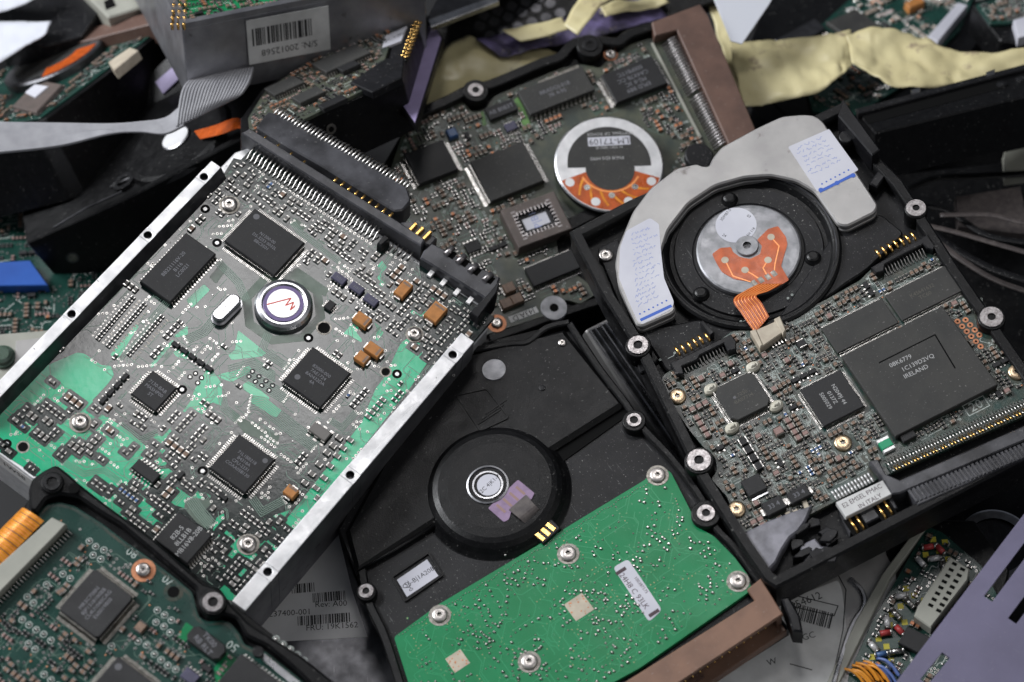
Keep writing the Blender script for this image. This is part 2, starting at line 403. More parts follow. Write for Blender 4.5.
def via(r=.42, m='solder', hm='hole'):
    b = MB(); b.ring(circ(0, 0, r, 12), circ(0, 0, r * .5, 12), .02, .05, m); b.flat(circ(0, 0, r * .5, 12), .03, hm); return b

def inpoly(p, x, y):
    c = False; n = len(p)
    for i in range(n):
        x0, y0 = p[i]; x1, y1 = p[i - 1]
        if (y0 > y) != (y1 > y) and x < (x1 - x0) * (y - y0) / (y1 - y0) + x0: c = not c
    return c
class Grid:
    RES = .25
    def __init__(s, poly, edge=0.):
        s.poly = ccw(poly); xs = [p[0] for p in poly]; ys = [p[1] for p in poly]; s.x0, s.y0 = min(xs) - 1, min(ys) - 1
        s.nx = int((max(xs) + 1 - s.x0) / s.RES) + 1; s.ny = int((max(ys) + 1 - s.y0) / s.RES) + 1
        X, Y = np.meshgrid(s.x0 + (np.arange(s.nx) + .5) * s.RES, s.y0 + (np.arange(s.ny) + .5) * s.RES, indexing='ij'); s.X, s.Y = X, Y
        ins = np.zeros(X.shape, bool); P = s.poly
        for i in range(len(P)):
            x0, y0 = P[i]; x1, y1 = P[i - 1]
            if y0 == y1: continue
            c = ((y0 > Y) != (y1 > Y)) & (X < (x1 - x0) * (Y - y0) / (y1 - y0) + x0); ins ^= c
        s.full = ~ins
        if edge:
            for i in range(len(P)):
                x0, y0 = P[i]; x1, y1 = P[i - 1]; s.fill((x0 + x1) / 2, (y0 + y1) / 2, math.hypot(x1 - x0, y1 - y0) + edge, edge * 2, math.atan2(y1 - y0, x1 - x0))
    def sel(s, cx, cy, w, h, a=0.):
        c, q = math.cos(a), math.sin(a); R = math.hypot(w, h) / 2 + s.RES
        i0 = max(0, int((cx - R - s.x0) / s.RES)); i1 = min(s.nx, int((cx + R - s.x0) / s.RES) + 2)
        j0 = max(0, int((cy - R - s.y0) / s.RES)); j1 = min(s.ny, int((cy + R - s.y0) / s.RES) + 2)
        if i0 >= i1 or j0 >= j1: return None
        X = s.X[i0:i1, j0:j1] - cx; Y = s.Y[i0:i1, j0:j1] - cy
        return (slice(i0, i1), slice(j0, j1)), (np.abs(X * c + Y * q) <= w / 2) & (np.abs(-X * q + Y * c) <= h / 2)
    def free(s, *r):
        k = s.sel(*r)
        if k is None: return False
        return not (s.full[k[0]] & k[1]).any()
    def fill(s, *r):
        k = s.sel(*r)
        if k is not None: s.full[k[0]] |= k[1]
def populate(T, poly, kinds, tries, seed, z=0., local=False, rowmax=6, indiv=60, vias=150, viamb=None, traces=0, tracem='trace', tw=.22, dots=0, dotm=None, margin=.25, grid=None, tclear=.2, prefix='', tlen=(3, 14), jit=0., island=None):
    rng = random.Random(seed); poly = poly if local else T.pl(poly); g = grid or Grid(poly)
    if grid is None:
        for o in T.occ: g.fill(*o)
    xs = [p[0] for p in poly]; ys = [p[1] for p in poly]; pl = {}; tot = sum(k[4] for k in kinds) or 1; pads = []
    for _ in range(tries):
        r = rng.random() * tot
        for k in kinds:
            r -= k[4]
            if r <= 0: break
        nm, mb, w, h, _w = k; cx = rng.uniform(min(xs), max(xs)); cy = rng.uniform(min(ys), max(ys)); a = rng.choice((0, math.pi / 2))
        n = rng.randint(1, rowmax) if w < 4 else 1; dx = rng.choice((0, 1))
        for i in range(n):
            gap = (h + .35 + margin) * i
            x = cx + (-math.sin(a)) * gap; y = cy + math.cos(a) * gap
            if not g.free(x, y, w + margin * 2, h + margin, a): break
            g.fill(x, y, w + margin * 2, h + margin, a); pl.setdefault(nm, []).append((mb, x, y, a + rng.gauss(0, jit), w * h))
            c, q = math.cos(a), math.sin(a); pads += [(x - c * (w / 2 + .35), y - q * (w / 2 + .35), a + math.pi), (x + c * (w / 2 + .35), y + q * (w / 2 + .35), a)]
    rest = MB(); meshes = {}
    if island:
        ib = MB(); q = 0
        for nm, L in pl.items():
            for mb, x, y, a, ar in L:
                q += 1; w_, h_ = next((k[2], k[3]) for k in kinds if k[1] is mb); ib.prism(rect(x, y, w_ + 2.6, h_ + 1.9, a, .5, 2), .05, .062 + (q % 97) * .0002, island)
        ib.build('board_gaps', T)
    for nm, L in pl.items():
        L.sort(key=lambda r: -r[4])
        for i, (mb, x, y, a, _) in enumerate(L):
            if i < indiv and nm:
                if id(mb) not in meshes: meshes[id(mb)] = mb.mesh(nm)
                place(meshes[id(mb)], nm, T, (x, y, z), a)
            else: rest.merge(mb, x, y, z, a)
    if rest.v: rest.build('small_components', T, kind='stuff')
    vm = viamb or via(); vb = MB(); cnt = 0; starts = list(pads)
    for _ in range(vias * 4):
        if cnt >= vias: break
        x = rng.uniform(min(xs), max(xs)); y = rng.uniform(min(ys), max(ys)); k = rng.randint(1, 5); a = rng.choice((0, math.pi / 2, .785))
        for i in range(k):
            X = x + i * 1.25 * math.cos(a); Y = y + i * 1.25 * math.sin(a)
            if g.free(X, Y, 1., 1.): g.fill(X, Y, 1., 1.); vb.merge(vm, X, Y, z); starts.append((X, Y, rng.randrange(8) * math.pi / 4)); cnt += 1
    dm = dotm or dotmb()
    for _ in range(dots):
        x = rng.uniform(min(xs), max(xs)); y = rng.uniform(min(ys), max(ys))
        if g.free(x, y, .7, .7): g.fill(x, y, .7, .7); vb.merge(dm, x, y, z, 0, rng.uniform(.7, 1.2))
    if vb.v: vb.build('solder_points', T)
    if traces:
        tb = MB(); rng.shuffle(starts); st = .5; k = 0
        for (x, y, a) in starts:
            if k >= traces: break
            a = round(a / (math.pi / 4)) * math.pi / 4; pts = [(x, y)]; cells = []; L = rng.uniform(*tlen); run = 0; X, Y = x + math.cos(a) * .5, y + math.sin(a) * .5; l = 0
            while l < L:
                nX, nY = X + math.cos(a) * st, Y + math.sin(a) * st
                if not g.free(nX, nY, tw + tclear, tw + tclear) or (run > 4 and rng.random() < .13):
                    ok = False
                    for da in rng.sample((math.pi / 4, -math.pi / 4), 2):
                        n2 = (X + math.cos(a + da) * st, Y + math.sin(a + da) * st)
                        if g.free(*n2, tw + tclear, tw + tclear): pts.append((X, Y)); a += da; run = 0; ok = True; break
                    if not ok: break
                    continue
                X, Y = nX, nY; cells.append((X, Y)); l += st; run += 1
            pts.append((X, Y))
            if l > 1.5:
                for c in cells: g.fill(*c, tw + tclear, tw + tclear)
                tb.strip(pts, tw, z + .012, tracem); k += 1
        if tb.v: tb.build('copper_traces', T)
    return g

def casing(T, p, depth, m='cast_black', ch=.8, z=0., name='casing'):
    b = MB(); b.prism(p, z - depth, z, m, ch, bottom=True); return b.build(name, T)
def torus_line(b, pts, r, m): b.tube(pts, r, m)
# ================================================= A: drive with aluminium rails and green board
A = Thing('hard_drive', 'hard drive with green board between two bright aluminium rails, hub marked in red', 'hard drive',
          (230, 380), .012, (.08, -.05, 1), (208, 158), (468, 337))
RZ = 4.6
x0, ytop = A.px((208, 158), RZ); x1, _ = A.px((468, 337), RZ); _, yb = A.px((252, 616), RZ)
x0 = (x0 + A.px((30, 355), RZ)[0]) / 2; x1 = (x1 + A.px((252, 616), RZ)[0]) / 2
yt2 = (ytop + A.px((468, 337), RZ)[1]) / 2
yc = A.px((243, 140))[1]           # upper board edge
b = MB(); b.prism([(x0 + 1, yb), (x1 - 1, yb), (x1 - 1, yt2 + 9), (x1 - 7, yt2 + 15), (x0 + 4, yt2 + 15), (x0 + 1, yt2 + 10)], -24, -1.75, 'aluminium', .5, bottom=True)
b.build('housing', A)
for s, xe in ((1, x0), (-1, x1)):
    r = MB(); w = 3.9 if s > 0 else 4.9; top = 3.4 if s > 0 else 4.4
    # rail as a bar with screw holes on its top face
    L = yt2 - yb; cx = xe + s * w / 2
    ys = [yb + L * t for t in ((.04, .38, .70, .945) if s > 0 else (.12, .47, .93))]
    cuts = [yb] + [v for y in ys for v in (y - 1.8, y + 1.8)] + [yt2]
    for i in range(0, len(cuts), 2): r.box(cx, (cuts[i] + cuts[i + 1]) / 2, -22, RZ - .5, w, cuts[i + 1] - cuts[i], 'aluminium_dull'), r.box(cx, (cuts[i] + cuts[i + 1]) / 2, RZ - .5, RZ, w, cuts[i + 1] - cuts[i], 'aluminium')  # same aluminium throughout: sides get a duller copy with their shade in the colour
    for y in ys:
        q = rect(cx, y, w, 3.6); po = []
        for k in range(4):
            for j in range(4): po.append((q[k][0] + (q[(k + 1) % 4][0] - q[k][0]) * j / 4, q[k][1] + (q[(k + 1) % 4][1] - q[k][1]) * j / 4))
        pi = circ(cx, y, 1.25, 16, -math.pi * .75)
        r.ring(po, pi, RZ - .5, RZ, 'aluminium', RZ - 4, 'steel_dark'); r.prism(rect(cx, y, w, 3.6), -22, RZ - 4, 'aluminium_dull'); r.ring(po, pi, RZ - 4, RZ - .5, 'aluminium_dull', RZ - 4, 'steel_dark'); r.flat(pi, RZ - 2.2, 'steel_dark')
    if s > 0:
        k_ = len(r.v); xi = xe + w; r.v += [(xi - .01, yb, RZ), (xi + 2.0, yb, .1), (xi + 2.0, yt2, .1), (xi - .01, yt2, RZ), (xi - .01, yb, -.5), (xi - .01, yt2, -.5), (xi + 2.0, yb, -.5), (xi + 2.0, yt2, -.5)]
        for f_ in ((0, 1, 2, 3), (0, 4, 6, 1), (3, 2, 7, 5), (1, 6, 7, 2)): r.face([k_ + i_ for i_ in f_], 'steel_dark')  # inner slope coloured dark to stand in for dim reflections on the aluminium
    o = r.build('side_rail', A)
    bv = o.modifiers.new('b', 'BEVEL'); bv.width = .00022; bv.segments = 2; bv.limit_method = 'ANGLE'
# lower end wall with label
e = MB(); e.box((x0 + x1) / 2, yb - 2.4, -24, -.2, x1 - x0 - 1, 4.8, 'aluminium', ch=.3); e.build('end_wall', A)
e = MB(); e.box(x0 + 16, yb - 4.85, -9.5, -1.5, 22, .12, 'paper_dirty'); lb = e.build('paper_label', A); t_ = text(A, '1WS8', (0, 0), 2.6, 0, 0, 'ink', 'lettering', None, local=True); t_.parent = lb; t_.matrix_local = Matrix.Translation(((x0 + 19) * .001, (yb - 4.95) * .001, -.0052)) @ Matrix.Rotation(math.pi / 2, 4, 'X')
# board
BX0, BX1 = x0 + 4.0, x1 - 3.9
bd = [(BX0, yb + .4), (BX1, yb + .4), (BX1, yt2 - .5), (BX1 + 2.6, yt2 + .6), (BX1 + 2.6, yc - 1.5), (BX0 + 1, yc - .5), (BX0 + 1, yc - 6), (BX0 - 1.2, yc - 7), (BX0, yt2 + 1)]
b = MB(); b.prism(bd, -1.6, 0, 'mask_dark', .08); b.build('circuit_board', A)
pp = MB(); zz = .02
def pour(pts, m='mask_green', z=.02, rr=.6):
    global zz
    zz += .0006; pp.prism(roundpoly(A.pl(pts), rr), .004, zz, m)
pour([(-40, 440), (0, 386), (77, 352.5), (84, 353.5), (101, 365), (111, 366), (114, 375), (105, 388), (102, 398), (100, 412), (94, 426), (80, 444), (62, 452), (40, 478), (0, 452)])
pour([(118, 443), (124, 437), (141, 445), (137, 448), (122, 450)])
pour([(194, 391), (208, 367), (214, 372), (222, 384), (222, 406), (212, 402), (203, 413), (185, 432), (178, 446), (181, 463), (160, 466), (150, 458), (163, 446), (150, 440), (165, 425), (184, 410), (192, 399)])
pour([(109, 464), (128, 452), (146, 447), (152, 455), (140, 462), (131, 457), (120, 469), (112, 468)])
pour([(238, 330), (266.7, 353), (261.6, 356.5), (231.5, 360), (228, 355), (235, 350)])
pour([(217, 375), (250, 366), (252, 371), (232, 382), (222, 379)])
pour([(243, 384), (249, 381), (270, 398), (264, 405), (243, 389)])
pour([(424, 338), (447, 334), (410, 388), (318, 504), (246, 604), (224, 598.6), (218, 591), (231, 579), (238.5, 570), (253, 558.6), (262, 544), (276.6, 532), (308, 492), (345, 444), (362, 422), (370, 402), (376, 388), (384, 378), (395, 355), (401, 343), (408, 338)])
pour([(403.5, 314), (414.5, 299), (428, 284.5), (436.5, 287.5), (438, 292), (445, 293), (438, 302), (423, 314), (419, 320), (409, 318)])
pour([(374, 262.5), (379, 257), (387, 267), (380, 279), (392, 289), (389.6, 290), (373, 284), (382, 270.6)])
pour([(343, 334), (352, 324), (359, 328), (356, 332), (362, 339.6), (361.5, 342.5), (349, 335)])
pour([(374, 322), (378, 320), (386.5, 324), (383, 334), (377.7, 341), (375.5, 339.6), (377, 329)])
pour([(216.5, 517.6), (224, 513), (225, 529), (235, 538), (232, 547), (231, 557), (225, 564.5), (215, 558.6), (216.5, 544), (212, 533.7)])
pour([(111, 503), (128, 488), (133, 493), (118, 512)]); pour([(124, 516), (147, 494), (150, 499), (135, 519)]); pour([(155, 499), (165, 487), (175, 497), (162, 513), (150, 520)])
pour([(60, 437), (94, 426), (108, 440), (98, 455), (76, 460)]); pour([(-20, 445), (30, 400), (100, 412), (130, 432), (150, 450), (128, 470), (160, 500), (120, 520), (40, 476), (0, 450)]); pour([(150, 470), (176, 468), (206, 500), (190, 510), (160, 500)]); pour([(224, 560), (236, 540), (262, 520), (290, 510), (256, 556), (240, 600), (222, 594)]); pour([(186, 300), (204, 284), (210, 290), (192, 308)]); pour([(256, 392), (282, 410), (276, 418), (250, 402)]); pour([(112, 500), (150, 472), (182, 498), (152, 536), (122, 520)]); pour([(20, 440), (60, 452), (98, 490), (60, 488), (30, 470)])
pour([(70, 477), (95, 472.5), (96, 482), (82, 481)]); pour([(201, 486), (206, 481), (217, 489), (210, 498)]); pour([(113, 476), (124, 466), (138, 478), (128, 488), (118, 482)])
pour([(110, 355), (136, 324.5), (139, 326), (118, 359)]); pour([(149, 366), (172, 340), (175, 341), (152, 368)]); pour([(173, 352), (182, 348), (198, 356.5), (187.6, 359.5), (176, 356.5)])
pour([(174, 336), (187.6, 325.7), (188, 334.5), (177, 337.5)]); pour([(168, 540), (150, 536), (158, 524), (170, 530)]); pour([(209, 277), (222, 262), (228, 268), (216, 284)], 'mask_olive')
pour([(272, 212), (278, 208), (350, 252), (346, 258)], 'mask_olive'); pour([(292, 271), (297, 267), (330, 290), (325, 297)], 'mask_olive'); pour([(232, 409), (246, 420), (280, 436), (276, 446), (244, 433), (233, 418)], 'mask_olive')
pour([(186, 497), (214, 500), (212, 533), (196, 522), (184, 508)], 'mask_olive')
hx, hy = A.px((283.6, 307.4)); oc = circ(hx, hy, 13.2, 8, .39); ic_ = circ(hx, hy, 10.2, 8, .39)
pp.ring(oc, ic_, .003, .045, 'mask_olive')
for i in range(7): # bus of parallel lines below the hub
    P = [(228 + i * .3, 366 + i * 2.1), (255, 358 + i * 2.0), (275, 372 + i * 1.6)]; pp.strip(A.pl(P), .28, .03, 'trace')
pp.build('copper_areas', A)
# chips
chip(A, [(253, 208), (304, 241), (275, 276), (225.5, 241)], 2.6, 36, 26, 1.9, 'N1200-00|DS-3253 0032L|BBC5501', 1.05, 0, wid=.42, dot=(-.76, .72, 1.0), label='largest flat pack chip with fine leads near the connector', tm='marking')
chip(A, [(183, 231), (214, 252), (171.5, 304), (143.5, 282)], 2.6, 0, 20, 1.3, 'BB221116V-20|B116|LC0021', 1.25, math.pi / 2, wid=.45)
chip(A, [(310, 346), (351, 372), (320, 408), (285.5, 381)], 2.4, 20, 20, 1.9, '83000-000|7AE1724|8A0432DA|4A', 1.1, 0, dot=(-.62, -.5, .9))
chip(A, [(239, 433), (272.6, 458.6), (246, 494.5), (211, 467.4)], 2.4, 18, 18, 2.0, '71L1BB218|B4318A|CPU-2231|COAA05B130', 1.05, 0, dot=(.72, .7, .8))
chip(A, [(154, 370), (176, 388), (155, 411.6), (131, 392.5)], 2.0, 12, 12, 1.7, '7130-BAB|MASHP00|ST', 1.15, 0, tm='marking')
chip(A, [(139, 458), (160, 474), (153, 484), (131.5, 467)], 1.8, 7, 0, 1.6, wid=.42)
chip(A, [(178.4, 511), (211.4, 534.5), (188.6, 563), (154, 540)], 3.4, 0, 11, 1.3, '82B-5|8LLB1B|MB16V8-20B', 1.5, math.pi / 2, tm='marking_bright', wid=.55)
for p in ((339.3, 278.4), (356.6, 288), (371, 300)):
    x, y = A.px(p, 1.4); chip(A, None, 1.7, 4, 0, .9, '3151' , .8, 0, 'ic_purple', local=(x, y, 4.6, 2.7, 0), wid=.4)
chip(A, None, 1.8, 3, 0, 1.2, local=(*A.px((320, 431.4), 1.6), 6.2, 3.4, 0), m='cap_grey')
chip(A, None, 1.4, 0, 4, .9, local=(*A.px((330, 305), 1.4), 2.6, 3.2, 0)); 
# round hub
A.block(hx, hy, 19, 19)
b = MB(); b.lathe(hx, hy, [(8.9, 0), (8.9, 1.6), (8.3, 2.6), (7.3, 2.9), (6.7, 2.9), (6.2, 2.5)], 'steel', 56); b.lathe(hx, hy, [(6.2, 2.5), (6.1, 2.55)], 'disc_purple', 56); b.build('motor_hub', A)
b = MB(); b.cyl(hx, hy, 2.3, 2.75, 5.0, 'disc_white', 48, .1); hb = b.build('hub_label', A)
b = MB(); w_ = [(-3.6, -3.4), (.7, 2.7), (1.0, -.2), (2.2, 2.1), (3.1, -.5), (3.3, 1.5)]; a = .15
b.strip([(hx + x, hy + y) for x, y in w_], .42, 2.76, 'ink_red', .01); b.build('red_marking', hb)
# crystal
cx, cy = A.px((226.4, 307.4), 3); A.block(cx, cy, 6, 12); b = MB(); b.prism(rect(cx, cy, 4.4, 10.6, -.04, 2.1, 6), .5, 3.5, 'steel', .45); b.prism(rect(cx, cy, 5.2, 11.4, -.04, 2.5, 6), .2, .8, 'steel')
o = b.build('crystal_can', A); text(A, '20.0MHD', (cx, cy), 1.0, math.pi / 2, 3.53, 'ink_brown', 'marking', o, local=True)
# tantalum capacitors
for p, l, w, ax in (((403.5, 289), 5.6, 3.4, 1), ((435.8, 312), 6.2, 4.6, 1), ((362.3, 319.5), 5.0, 3.6, 0), ((374, 349.4), 5.2, 3.4, 0), ((362.3, 357.5), 3.8, 3.4, 0), ((291, 491.5), 3.2, 3.6, 1)):
    x, y = A.px(p, 2); A.block(x, y, *( (l, w) if not ax else (w, l))); b = MB(); b.box(0, 0, .2, 2.4, l, w, 'tant', ch=.2)
    for s in (-1, 1): b.box(s * (l / 2 + .3), 0, .02, 1.2, .8, w * .62, 'solder')
    b.box(l * .32, 0, 2.38, 2.41, .8, w * .8, 'cap_tan'); b.build('tantalum_capacitor', A, (x, y, 0), math.pi / 2 if ax else 0)
# screws
for p in ((229.2, 203), (80, 421), (248, 543)): screw(A, p, 2.5, z=.3, washer=(3.3, 'solder_dull'))
screw(A, (414.8, 332.8), 2.2, z=.2, washer=(2.8, 'solder_dull'))
# fiducials / holes
b = MB()
for p in ((205.3, 209), (217, 242.8), (308.5, 338), (182, 389.6), (202.6, 471), (6.6, 443.8), (397, 374)):
    x, y = A.px(p); A.block(x, y, 3.4, 3.4); b = MB(); b.ring(circ(x, y, 1.5, 24), circ(x, y, .65, 24), .01, .07, 'hole'); b.flat(circ(x, y, .68, 20), .05, 'disc_white'); b.build('fiducial_mark', A)
for p, r in (((324, 328), 1.9), ((385.7, 371.8), 1.3), ((23, 447), 1.5)):
    x, y = A.px(p); A.block(x, y, 2 * r + 1, 2 * r + 1); b = MB(); b.ring(circ(x, y, r + .5, 24), circ(x, y, r, 24), .01, .06, 'solder_dull'); b.flat(circ(x, y, r, 24), .05, 'hole'); b.build('tooling_hole', A)
# the orderly rows at the left
rb = smd(1.5, .85, .6, 'res_body'); rme = rb.mesh('resistor'); pr = MB(); cnt = 0
for (pa, pb, n) in (((98, 339), (133, 298), 15), ((108.4, 346.5), (144.5, 304.5), 15), ((129, 355), (162, 317), 13)):
    a0 = A.px(pa); a1 = A.px(pb)
    for i in range(n):
        t = i / (n - 1); x, y = a0[0] + (a1[0] - a0[0]) * t, a0[1] + (a1[1] - a0[1]) * t; A.block(x, y, 4.2, 1.3)
        place(rme, 'resistor', A, (x, y, 0)); pr.box(x + 2.1, y, .01, .04, 1.1, .5, 'solder_dull'); pr.merge(via(.3), x - 2.0, y)
cap = smd(2.2, 1.5, .9, 'cap_grey', 'solder', .22); cme = cap.mesh('capacitor')
for k, P in enumerate(((321, 484, 6), (333, 475, 5), (345, 457, 5))): pass
for pts in (((305, 483), (312, 474), (319, 464.5)), ((316, 488), (324, 478), (330, 466)), ((327, 453), (333, 446), (339, 438)), ((337, 456), (343, 448), (350, 440))):
    for p in pts: x, y = A.px(p, .5); A.block(x, y, 3.4, 2.4); place(cme, 'capacitor', A, (x, y, 0))
for p in ((252.5, 371.5), (249, 376.5), (259, 376.5), (255.5, 381.5), (266, 381), (262, 385.5), (272.6, 385.5), (269, 390.5), (190, 377), (195.5, 373.5), (197.7, 383), (201.5, 377.8)):
    x, y = A.px(p); A.block(x, y, 1.9, 1.9); pr.ring(circ(x, y, .85, 14), circ(x, y, .38, 14), .01, .09, 'ink'); pr.flat(circ(x, y, .4, 12), .07, 'solder')
pr.build('test_points', A)
# connector end: pins, header shells
py0 = A.px((250, 157))[0]; xa, ya = A.px((251, 155)); xb, yb_ = A.px((377, 236)); n = 34; b = MB()
for i in range(n):
    t = i / (n - 1); x = xa + (xb - xa) * t; y = ya + (yb_ - ya) * t - 1.2
    b.tube([(x, y + 3.2, 2.2), (x, y + 1.2, 1.9), (x, y - .3, .3), (x, y - 1.4, .2)], .30, 'solder', 6); b.merge(via(.5), x, y - 2.2); b.box(x + .3, y - 4.2, .01, .05, .25, 2.4, 'trace')
A.block((xa + xb) / 2, (ya + yb_) / 2 - .5, xb - xa + 3, 7); b.build('solder_pins', A)
def bar(name, pts, z0, z1, m='plastic_grey', ch=.4, parent=A, T=A, label=None):
    b = MB(); p = T.pl(pts, z1); b.prism(p, z0, z1, m, ch, bottom=True); return b.build(name, parent, label=label)
h1 = bar('connector_shell', [(241, 133), (250, 128), (398, 221), (425, 239), (421, 246), (388, 226)], -6, 5.2)
bar('connector_tongue', [(384.5, 234), (390, 238), (381, 246), (377, 243)], -.5, 4, 'plastic_black')
b = MB()
for i in range(9):
    x, y = A.px((336 + i * 6.9, 181 + i * 4.4), 2); b.tube([(x, y + .8, 3.0), (x, y - 1.5, 3.0)], .42, 'gold', 8)
for i in range(4):
    x, y = A.px((265 + i * 13, 139 + i * 8.2), 2); b.tube([(x, y + .6, 3.0), (x, y - 1.2, 3.0)], .34, 'gold', 8)
b.build('gold_pins', A)
# jumper block + power connector
b = MB()
for i, p in enumerate(((410, 229), (417, 233), (424.5, 237))):
    x, y = A.px(p, 5); b.box(x, y, 3.6, 4.8, 1.1, 6.2, 'gold', -.05, ch=.2)
b.build('jumper_pins', A)
bar('jumper_block', [(401, 222), (412, 221), (437, 238), (430, 246), (408, 236)], -2, 3.2, 'plastic_grey')
pw = bar('power_connector', [(424, 250), (432, 243), (500, 277), (495, 294), (486, 299), (482, 296), (427, 262), (420, 258)], -7, 4.2, 'plastic_grey', .5)
bar('power_connector_wall', [(488, 294), (500, 279), (497, 292), (478, 318), (470, 312)], -7, 4.8, 'plastic_black', .3)
b = MB()
for p in ((449, 251), (461, 259), (473, 268), (487.5, 277)):
    x, y = A.px(p, 5); b.tube([(x + .2, y + 2.0, 4.6), (x - .2, y - 1.6, 4.6)], .95, 'insert', 12)
b.build('power_pins', pw)
b = MB()
for p in ((443, 254), (455.5, 262), (467.5, 270.5), (481, 279)):
    x, y = A.px((p[0] + 9, p[1] + 1), 4); b.box(x, y, 4.15, 4.24, 2.2, 2.6, 'hole')
b.build('power_slots', pw)
b = MB()
for p in ((431, 273), (443.5, 282), (457, 291.5), (470, 300)):
    x, y = A.px(p, 1); b.box(x, y, .1, 1.0, 1.5, 2.5, 'disc_white', ch=.1)
b.build('power_tabs', A); A.block(*A.px((450, 287)), 20, 4)
b = MB()
for i in range(5):
    x, y = A.px((391.5 + i * 4.6, 246 + i * 2.6), .5); b.tube([(x, y + 1.6, .7), (x, y - 1.6, .3)], .34, 'solder', 6); b.merge(via(.45), x, y - 2.5)
b.build('jumper_solder_pins', A); A.block(*A.px((401, 252)), 11, 6)
# populate the rest
kA = [('resistor', smd(1.9, 1.05, .6, 'res_body'), 1.9, 1.05, 5), ('capacitor', smd(2.0, 1.2, .8, 'cap_grey'), 2.0, 1.2, 4), ('capacitor', smd(2.4, 1.5, .9, 'cap_tan'), 2.4, 1.5, 1),
      ('transistor', sot(1.4, 2.6), 2.8, 2.6, .5), ('resistor', smd(1.6, .85, .6, 'res_blue'), 1.6, .85, .12)]
gA = Grid(bd, 1.0)
for o in A.occ: gA.fill(*o)
gA.fill(hx, hy, 27, 27, .785)
gA.fill(*A.px((84, 378)), 15, 11)
tb = MB()
def bundle(T, b, g, pts, n, sp=.55, w=.24, m='trace', z=.05):
    P = [Vector(p) for p in T.pl(pts)]; N = []
    for i in range(len(P)):
        d = (P[min(i + 1, len(P) - 1)] - P[i]); e = (P[i] - P[max(i - 1, 0)]); t = ((d.normalized() if d.length else Vector((0, 0))) + (e.normalized() if e.length else Vector((0, 0)))).normalized(); k = 1.
        if 0 < i < len(P) - 1: k = 1 / max(.5, t.dot(d.normalized()))
        N.append(Vector((-t.y, t.x)) * k)
    for j in range(n):
        o = (j - (n - 1) / 2) * sp; ex = (j % 3) * .8; Q = [tuple(p + q * o) for p, q in zip(P, N)]
        b.strip(Q, w, z + j * .0004, m)
        for (x_, y_) in (Q[0], Q[-1]):
            if g.free(x_, y_, .5, .5) and j % 2 == 0: b.merge(via(.4), x_, y_)
    for i in range(len(P) - 1):
        c = (P[i] + P[i + 1]) / 2; d = P[i + 1] - P[i]; g.fill(c.x, c.y, d.length + .5, n * sp + .6, math.atan2(d.y, d.x))
for pts_, n_ in ((((286, 398), (266, 386), (240, 372)), 8), (((232, 298), (204, 332), (186, 340)), 6), (((316, 446), (292, 428), (262, 404), (250, 402)), 9), (((340, 262), (300, 232), (292, 222)), 4),
                 (((150, 322), (196, 268), (206, 268)), 5), (((252, 498), (262, 512), (284, 500)), 5), (((190, 498), (200, 512), (212, 526)), 7), (((218, 262), (238, 282), (246, 300)), 5), (((268, 334), (262, 350), (286, 366)), 5),
                 (((330, 420), (342, 428), (356, 412)), 4), (((120, 424), (140, 440), (158, 432)), 4), (((64, 462), (84, 474), (104, 470), (120, 482)), 4), (((395, 250), (380, 270), (384, 284)), 3), (((120, 360), (150, 326)), 3), (((238, 420), (224, 408), (222, 396)), 5)):
    bundle(A, tb, gA, pts_, n_)
tb.build('trace_bundles', A)
regs = [([(235, 165), (480, 320), (460, 345), (420, 345), (350, 300), (220, 215)], 800, 34, 200, 60, 240),
        ([(235, 165), (480, 320), (450, 352), (330, 285), (222, 212)], 900, 35, 200, 60, 100),
        ([(5, 430), (60, 430), (120, 380), (160, 420), (215, 480), (205, 520), (160, 520), (120, 520), (30, 470)], 230, 36, 110, 30, 260),
        ([(200, 500), (250, 500), (285, 530), (240, 590), (200, 570)], 120, 37, 50, 30, 60),
        ([(100, 300), (240, 180), (470, 330), (240, 600), (0, 450)], 110, 38, 230, 60, 380)]
for i, (pl_, tr, sd, vi, do, tc) in enumerate(regs):
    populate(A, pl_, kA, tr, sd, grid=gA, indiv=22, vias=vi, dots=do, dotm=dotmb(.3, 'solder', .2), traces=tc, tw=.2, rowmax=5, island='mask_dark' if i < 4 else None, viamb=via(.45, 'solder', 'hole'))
# ================================================= B: black drive with grey horseshoe cover
B = Thing('hard_drive', 'black hard drive with grey horseshoe cover round its spindle above a crowded board', 'hard drive',
          (790, 330), .012, (-.12, -.02, 1), (638, 345), (915, 208))
out = [(569, 231), (628, 200), (740, 150), (843, 101), (852, 112), (878, 155), (903, 180), (960, 268), (1010, 340), (1070, 425), (1062, 440), (776, 588), (764, 580), (742, 548), (698, 478), (634, 346), (600, 292)]
O = B.pl(out, 3); bd_poly = [(663, 375), (669, 371), (690, 362), (732, 331), (747, 330), (765, 326), (781, 320.5), (825, 300), (860, 280), (872, 268), (929, 237.6), (938, 249), (955, 272), (981.7, 311), (976, 322), (979, 331), (987.6, 335), (998, 336), (1010, 354), (1050, 405), (880, 478), (800, 520), (748, 545), (735, 520), (727, 497), (711, 479), (717, 470), (715, 457), (704, 448), (689, 430), (668, 398), (660, 385)]
BP = B.pl(bd_poly)
n = len(O); rim_in = inset(ccw(O), 3.2)
b = MB(); b.prism(O, -12, -3.2, 'cast_dusty', bottom=True); b.ring(ccw(O), rim_in, -3.3, 3.0, 'cast_black', -3.2, 'cast_black', .7)
b.build('casing', B)
